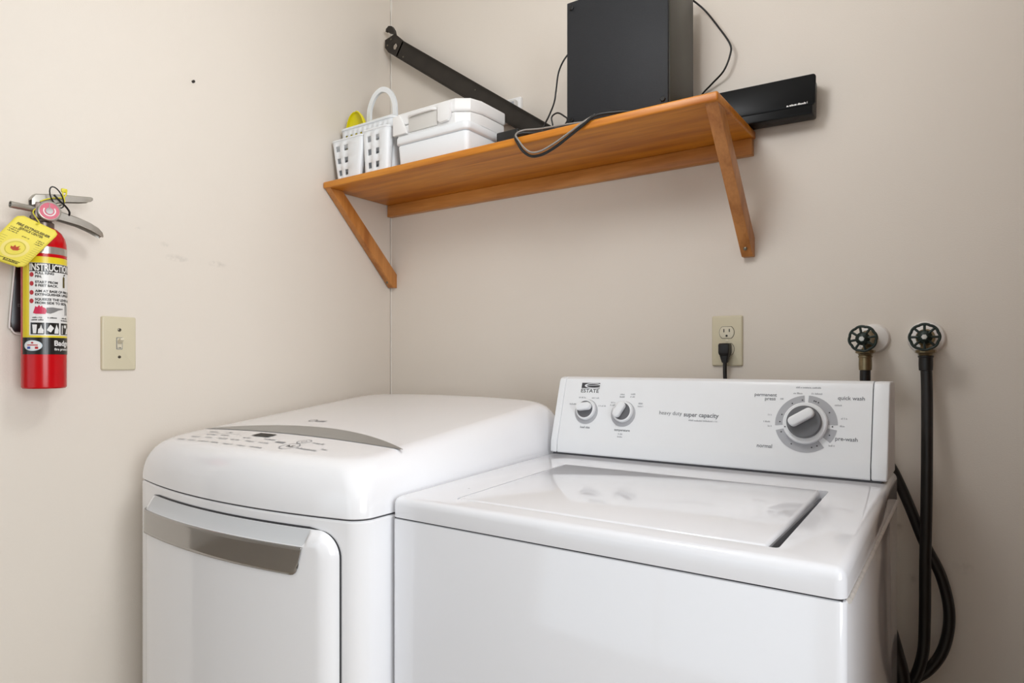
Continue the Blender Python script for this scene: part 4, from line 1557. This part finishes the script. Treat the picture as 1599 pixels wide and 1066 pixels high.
# valve head
TD = Vector((math.cos(PHC), math.sin(PHC), 0))
lathe('collar', [(0.016, 1.410), (0.017, 1.414), (0.017, 1.422), (0.013, 1.425), (0.013, 1.434), (0.0, 1.434)], Matrix.Translation(EC), M['steel_d'], FE, 20)
vb = box('valve_body', (EC.x - 0.012, EC.x + 0.012), (EC.y - 0.020, EC.y + 0.018), (1.428, 1.462), M['steel_d'], FE, bev=0.004, seg=2)
lathe('valve_stem', [(0.006, 1.46), (0.006, 1.472), (0, 1.473)], Matrix.Translation(EC), M['steel'], vb, 14)
lathe('nozzle', [(0.0, -0.004), (0.0062, -0.004), (0.0062, 0.030), (0.0066, 0.031), (0.0066, 0.046), (0.0050, 0.0465), (0.0045, 0.040), (0.0, 0.040)], axis_mtx((EC.x + 0.004, EC.y - 0.014, 1.4465), (0.10, -1, 0.03)), M['steel'], FE, 20)
gm = axis_mtx(EC + Vector((0.012, 0.004, 1.4425)) , (0.95, -0.30, 0.02))
g = lathe('gauge', [(0.007, 0.0), (0.007, 0.010), (0.0185, 0.0105), (0.0195, 0.013), (0.0195, 0.019), (0.0180, 0.0205), (0.0165, 0.0200), (0.0165, 0.0190), (0, 0.0190)], gm, M['steel'], FE, 32)
lathe('gauge_face', [(0.0163, 0.0188), (0.0163, 0.0193), (0, 0.0193)], gm, M['gauge'], g, 28)
lathe('gauge_hub', [(0.0062, 0.0190), (0.0062, 0.0202), (0.0, 0.0205)], gm, M['gauge_c'], g, 20)
P = Print(lambda a, b: gm @ Vector((a, b, 0.0196)))
P.arc(0, 0, 0.0085, 0.0105, 150, 395, 20)
P.build('gauge_scale', M['lwhite'], g)
P = Print(lambda a, b: gm @ Vector((a, b, 0.0206)))
P.poly([(-0.001, 0.004), (0.001, 0.004), (0.0004, 0.015), (-0.0004, 0.015)])
P.build('gauge_needle', M['steel_d'], g)


def strap(name, pts, widths, heights, m, parent):
    """folded sheet lever running along y"""
    rg_ = []
    for (x, y, z), w, h2 in zip(pts, widths, heights):
        rg_.append([Vector((x - w, y, z - h2)), Vector((x - w, y, z)), Vector((x - w + 0.002, y, z + 0.0022)), Vector((x + w - 0.002, y, z + 0.0022)), Vector((x + w, y, z)), Vector((x + w, y, z - h2)), Vector((x + w - 0.002, y, z - h2)), Vector((x + w - 0.002, y, z - 0.0015)), Vector((x - w + 0.002, y, z - 0.0015)), Vector((x - w + 0.002, y, z - h2))])
    return loft(name, rg_, m, parent, smooth=40)


xs_ = EC.x
strap('squeeze_lever', [(xs_, -1.050, 1.4660), (xs_, -1.044, 1.4745), (xs_, -1.02, 1.4790), (xs_, -0.99, 1.4830), (xs_, -0.96, 1.4862), (xs_, -0.945, 1.4880), (xs_, -0.9400, 1.4878)], [0.009, 0.0105, 0.0115, 0.0115, 0.0115, 0.011, 0.009], [0.012, 0.018, 0.017, 0.012, 0.010, 0.008, 0.003], M['steel'], FE)
strap('carry_handle', [(xs_, -1.030, 1.4500), (xs_, -1.005, 1.4480), (xs_, -0.985, 1.4440), (xs_, -0.965, 1.4395), (xs_, -0.945, 1.4330), (xs_, -0.930, 1.4255), (xs_, -0.922, 1.4180), (xs_, -0.9195, 1.4130)], [0.010, 0.0115, 0.0125, 0.0130, 0.0130, 0.0125, 0.011, 0.009], [0.014, 0.015, 0.014, 0.013, 0.013, 0.012, 0.009, 0.003], M['steel'], FE)
# safety pin ring, black tie and yellow seal
lathe('safety_pin', [(0.0018, -0.018), (0.0018, 0.024), (0.0, 0.0245)], axis_mtx((xs_, -1.000, 1.462), (1, -0.1, 0.0)), M['steel'], FE, 10)
N = 20
ring = [Vector((xs_ + 0.022 + 0.004 * math.sin(2 * PI * k / N), -1.012 + 0.016 * math.cos(2 * PI * k / N) * 0.75 + 0.010 * math.sin(2 * PI * k / N) * -0.55, 1.474 + 0.022 * math.sin(2 * PI * k / N) * 0.85 - 0.004 * math.cos(2 * PI * k / N))) for k in range(N)]
v, f = tube_geo(ring, 0.0013, 8, True)
from_data('pin_ring', v, f, M['black'], FE, 60)
tube('plastic_tie', [(xs_ + 0.024, -1.018, 1.478), (xs_ + 0.024, -1.006, 1.466), (xs_ + 0.023, -0.996, 1.458), (xs_ + 0.018, -0.988, 1.450), (xs_ + 0.012, -0.986, 1.444)], 0.0019, M['black'], FE, 8)
tube('seal_strand', [(xs_ + 0.014, -1.038, 1.462), (xs_ + 0.016, -1.028, 1.468), (xs_ + 0.016, -1.012, 1.474), (xs_ + 0.015, -0.998, 1.477), (xs_ + 0.015, -0.992, 1.487), (xs_ + 0.014, -0.9945, 1.492), (xs_ + 0.015, -0.999, 1.486), (xs_ + 0.016, -0.996, 1.472), (xs_ + 0.016, -0.999, 1.462)], 0.0013, M['tie'], FE, 8)
box('seal_tab', (xs_ + 0.010, xs_ + 0.016), (-1.001, -0.990), (1.4885, 1.4965), M['tie'], FE, bev=0.002)

# wall bracket behind it
WB = thing('extinguisher_bracket', (0.006, -1.03, 1.19), 'dark wall bracket with pale edge behind the red extinguisher', 'bracket')
wm = frame_mtx((0, 0, 0), (0, 1, 0), (0, 0, 1), (1, 0, 0))
prism('back_plate', [(-1.062, 1.205), (-1.066, 1.225), (-1.058, 1.34), (-1.050, 1.352), (-1.000, 1.352), (-1.000, 1.205)], 0.0, 0.010, wm, M['black'], WB, bev=0.001)
tube('pale_edge', [(0.0105, -1.056, 1.352), (0.0105, -1.0595, 1.338), (0.0105, -1.0685, 1.225), (0.0105, -1.0660, 1.212), (0.0105, -1.058, 1.2015), (0.0105, -1.04, 1.2005)], 0.0016, M['esc'], WB, 8)
box('cradle', (0.0100, 0.0195), (-1.045, -1.008), (1.13, 1.34), M['black'], WB, bev=0.002)
P = Print(lambda a, b: Vector((0.0107, a, b)))
P.text('D', -1.052, 1.2585, 0.008)
P.build('lettering', M['lgrey'], WB)
lathe('hook', [(0.005, 0), (0.005, 0.036), (0.0, 0.037)], axis_mtx((0.0, -1.026, 1.442), (1, 0, 0)), M['black'], WB, 14)

# yellow inspection tag hung on the valve
TG = thing('inspection_tag', (0.092, -1.075, 1.32), 'yellow paper service tag hanging askew from the fire extinguisher', 'tag')
tl, tr, brr, bl = Vector((0.0945, -1.0810, 1.4275)), Vector((0.1148, -1.0195, 1.3985)), Vector((0.0975, -1.0760, 1.3225)), Vector((0.075, -1.1370, 1.3440))
tn = (tr - tl).cross(bl - tl).normalized()
if tn.x < 0:
    tn = -tn


def tagpt(e):
    def fn(a, b):
        p = tl * (1 - a) * b + tr * a * b + brr * a * (1 - b) + bl * (1 - a) * (1 - b)
        return p + tn * (0.007 * math.sin(PI * b) * 0.8 - 0.004 * (1 - b) + e)
    return fn


V_, F_ = [], []
n1, n2 = 14, 18
for j in range(n2 + 1):
    b = j / n2
    # rounded tag corners
    c = 0.12
    d = min(b, 1 - b)
    k = 0 if d > c else (c - math.sqrt(max(0, c * c - (c - d) ** 2)))
    for i in range(n1 + 1):
        a = k + (1 - 2 * k) * i / n1
        V_.append(tagpt(0)(a, b))
for j in range(n2):
    for i in range(n1):
        a = j * (n1 + 1) + i
        F_.append((a, a + 1, a + n1 + 2, a + n1 + 1))
sheet = from_data('sheet', V_, F_, M['tag'], TG, 50)
solidify(sheet, 0.0004, 0)
WT, HT = 0.071, 0.098


def tagm(e):
    return lambda a, b: tagpt(e)(a / WT, b / HT)


P = Print(tagm(0.0006))
P.text('FIRE EXTINGUISHER', 0.037, 0.0800, 0.0068, 0.00028, width=0.056)
P.text('SERVICE CENTER', 0.037, 0.0735, 0.0064, 0.00022, width=0.040)
P.text('310', 0.022, 0.0075, 0.0085, 0.0002)
P.build('lettering', M['tag_ink'], sheet, 'dark lettering on the yellow tag')
P = Print(tagm(0.0006))
for k in range(3):
    P.marks(0.013, 0.0700 - 0.0040 * k, 0.016, 0.0026)
    P.marks(0.060, 0.0640 - 0.0042 * k, 0.012, 0.0026)
P.marks(0.036, 0.0605, 0.012, 0.0024)
for k in range(9):
    for s in (0.008, 0.064):
        P.rect(s - 0.005, s + 0.005, 0.0500 - 0.0046 * k, 0.0503 - 0.0046 * k)
    P.rect(0.010, 0.060, 0.0105 - 0.0001 * k, 0.0107 - 0.0001 * k)
P.arc(0.036, 0.034, 0.0140, 0.0143, 0, 360, 30)
P.marks(0.046, 0.0075, 0.024, 0.0050)
P.build('fine_print', M['tag_ink'], sheet)['kind'] = 'stuff'
P = Print(tagm(0.0005)); P.arc(0.036, 0.034, 0.0155, 0.0205, 0, 360, 36); P.build('seal_ring', M['tag_ring'], sheet)
P = Print(tagm(0.0007))
P.poly([(0.030, 0.0310), (0.036, 0.0285), (0.042, 0.0310), (0.0440, 0.0365), (0.0405, 0.0350), (0.0400, 0.0410), (0.0360, 0.0365), (0.0325, 0.0400), (0.0320, 0.0350), (0.0280, 0.0355)])
P.build('flame_emblem', M['tag_red'], sheet)
tube('string', [tagpt(0.001)(0.45, 0.95), tagpt(0.004)(0.48, 1.0), (0.078, -1.052, 1.436), (0.072, -1.046, 1.446)], 0.0011, M['tie'], TG, 6)

# nail left in the wall
o = lathe('nail', [(0.0032, 0.0), (0.0032, 0.006), (0.0022, 0.0072), (0.0, 0.0075)], axis_mtx((0.0, -0.685, 1.839), (1, 0, 0)), M['hole'], None, 12)
tag(o, 'small dark nail head sticking out high on the left wall', 'nail')
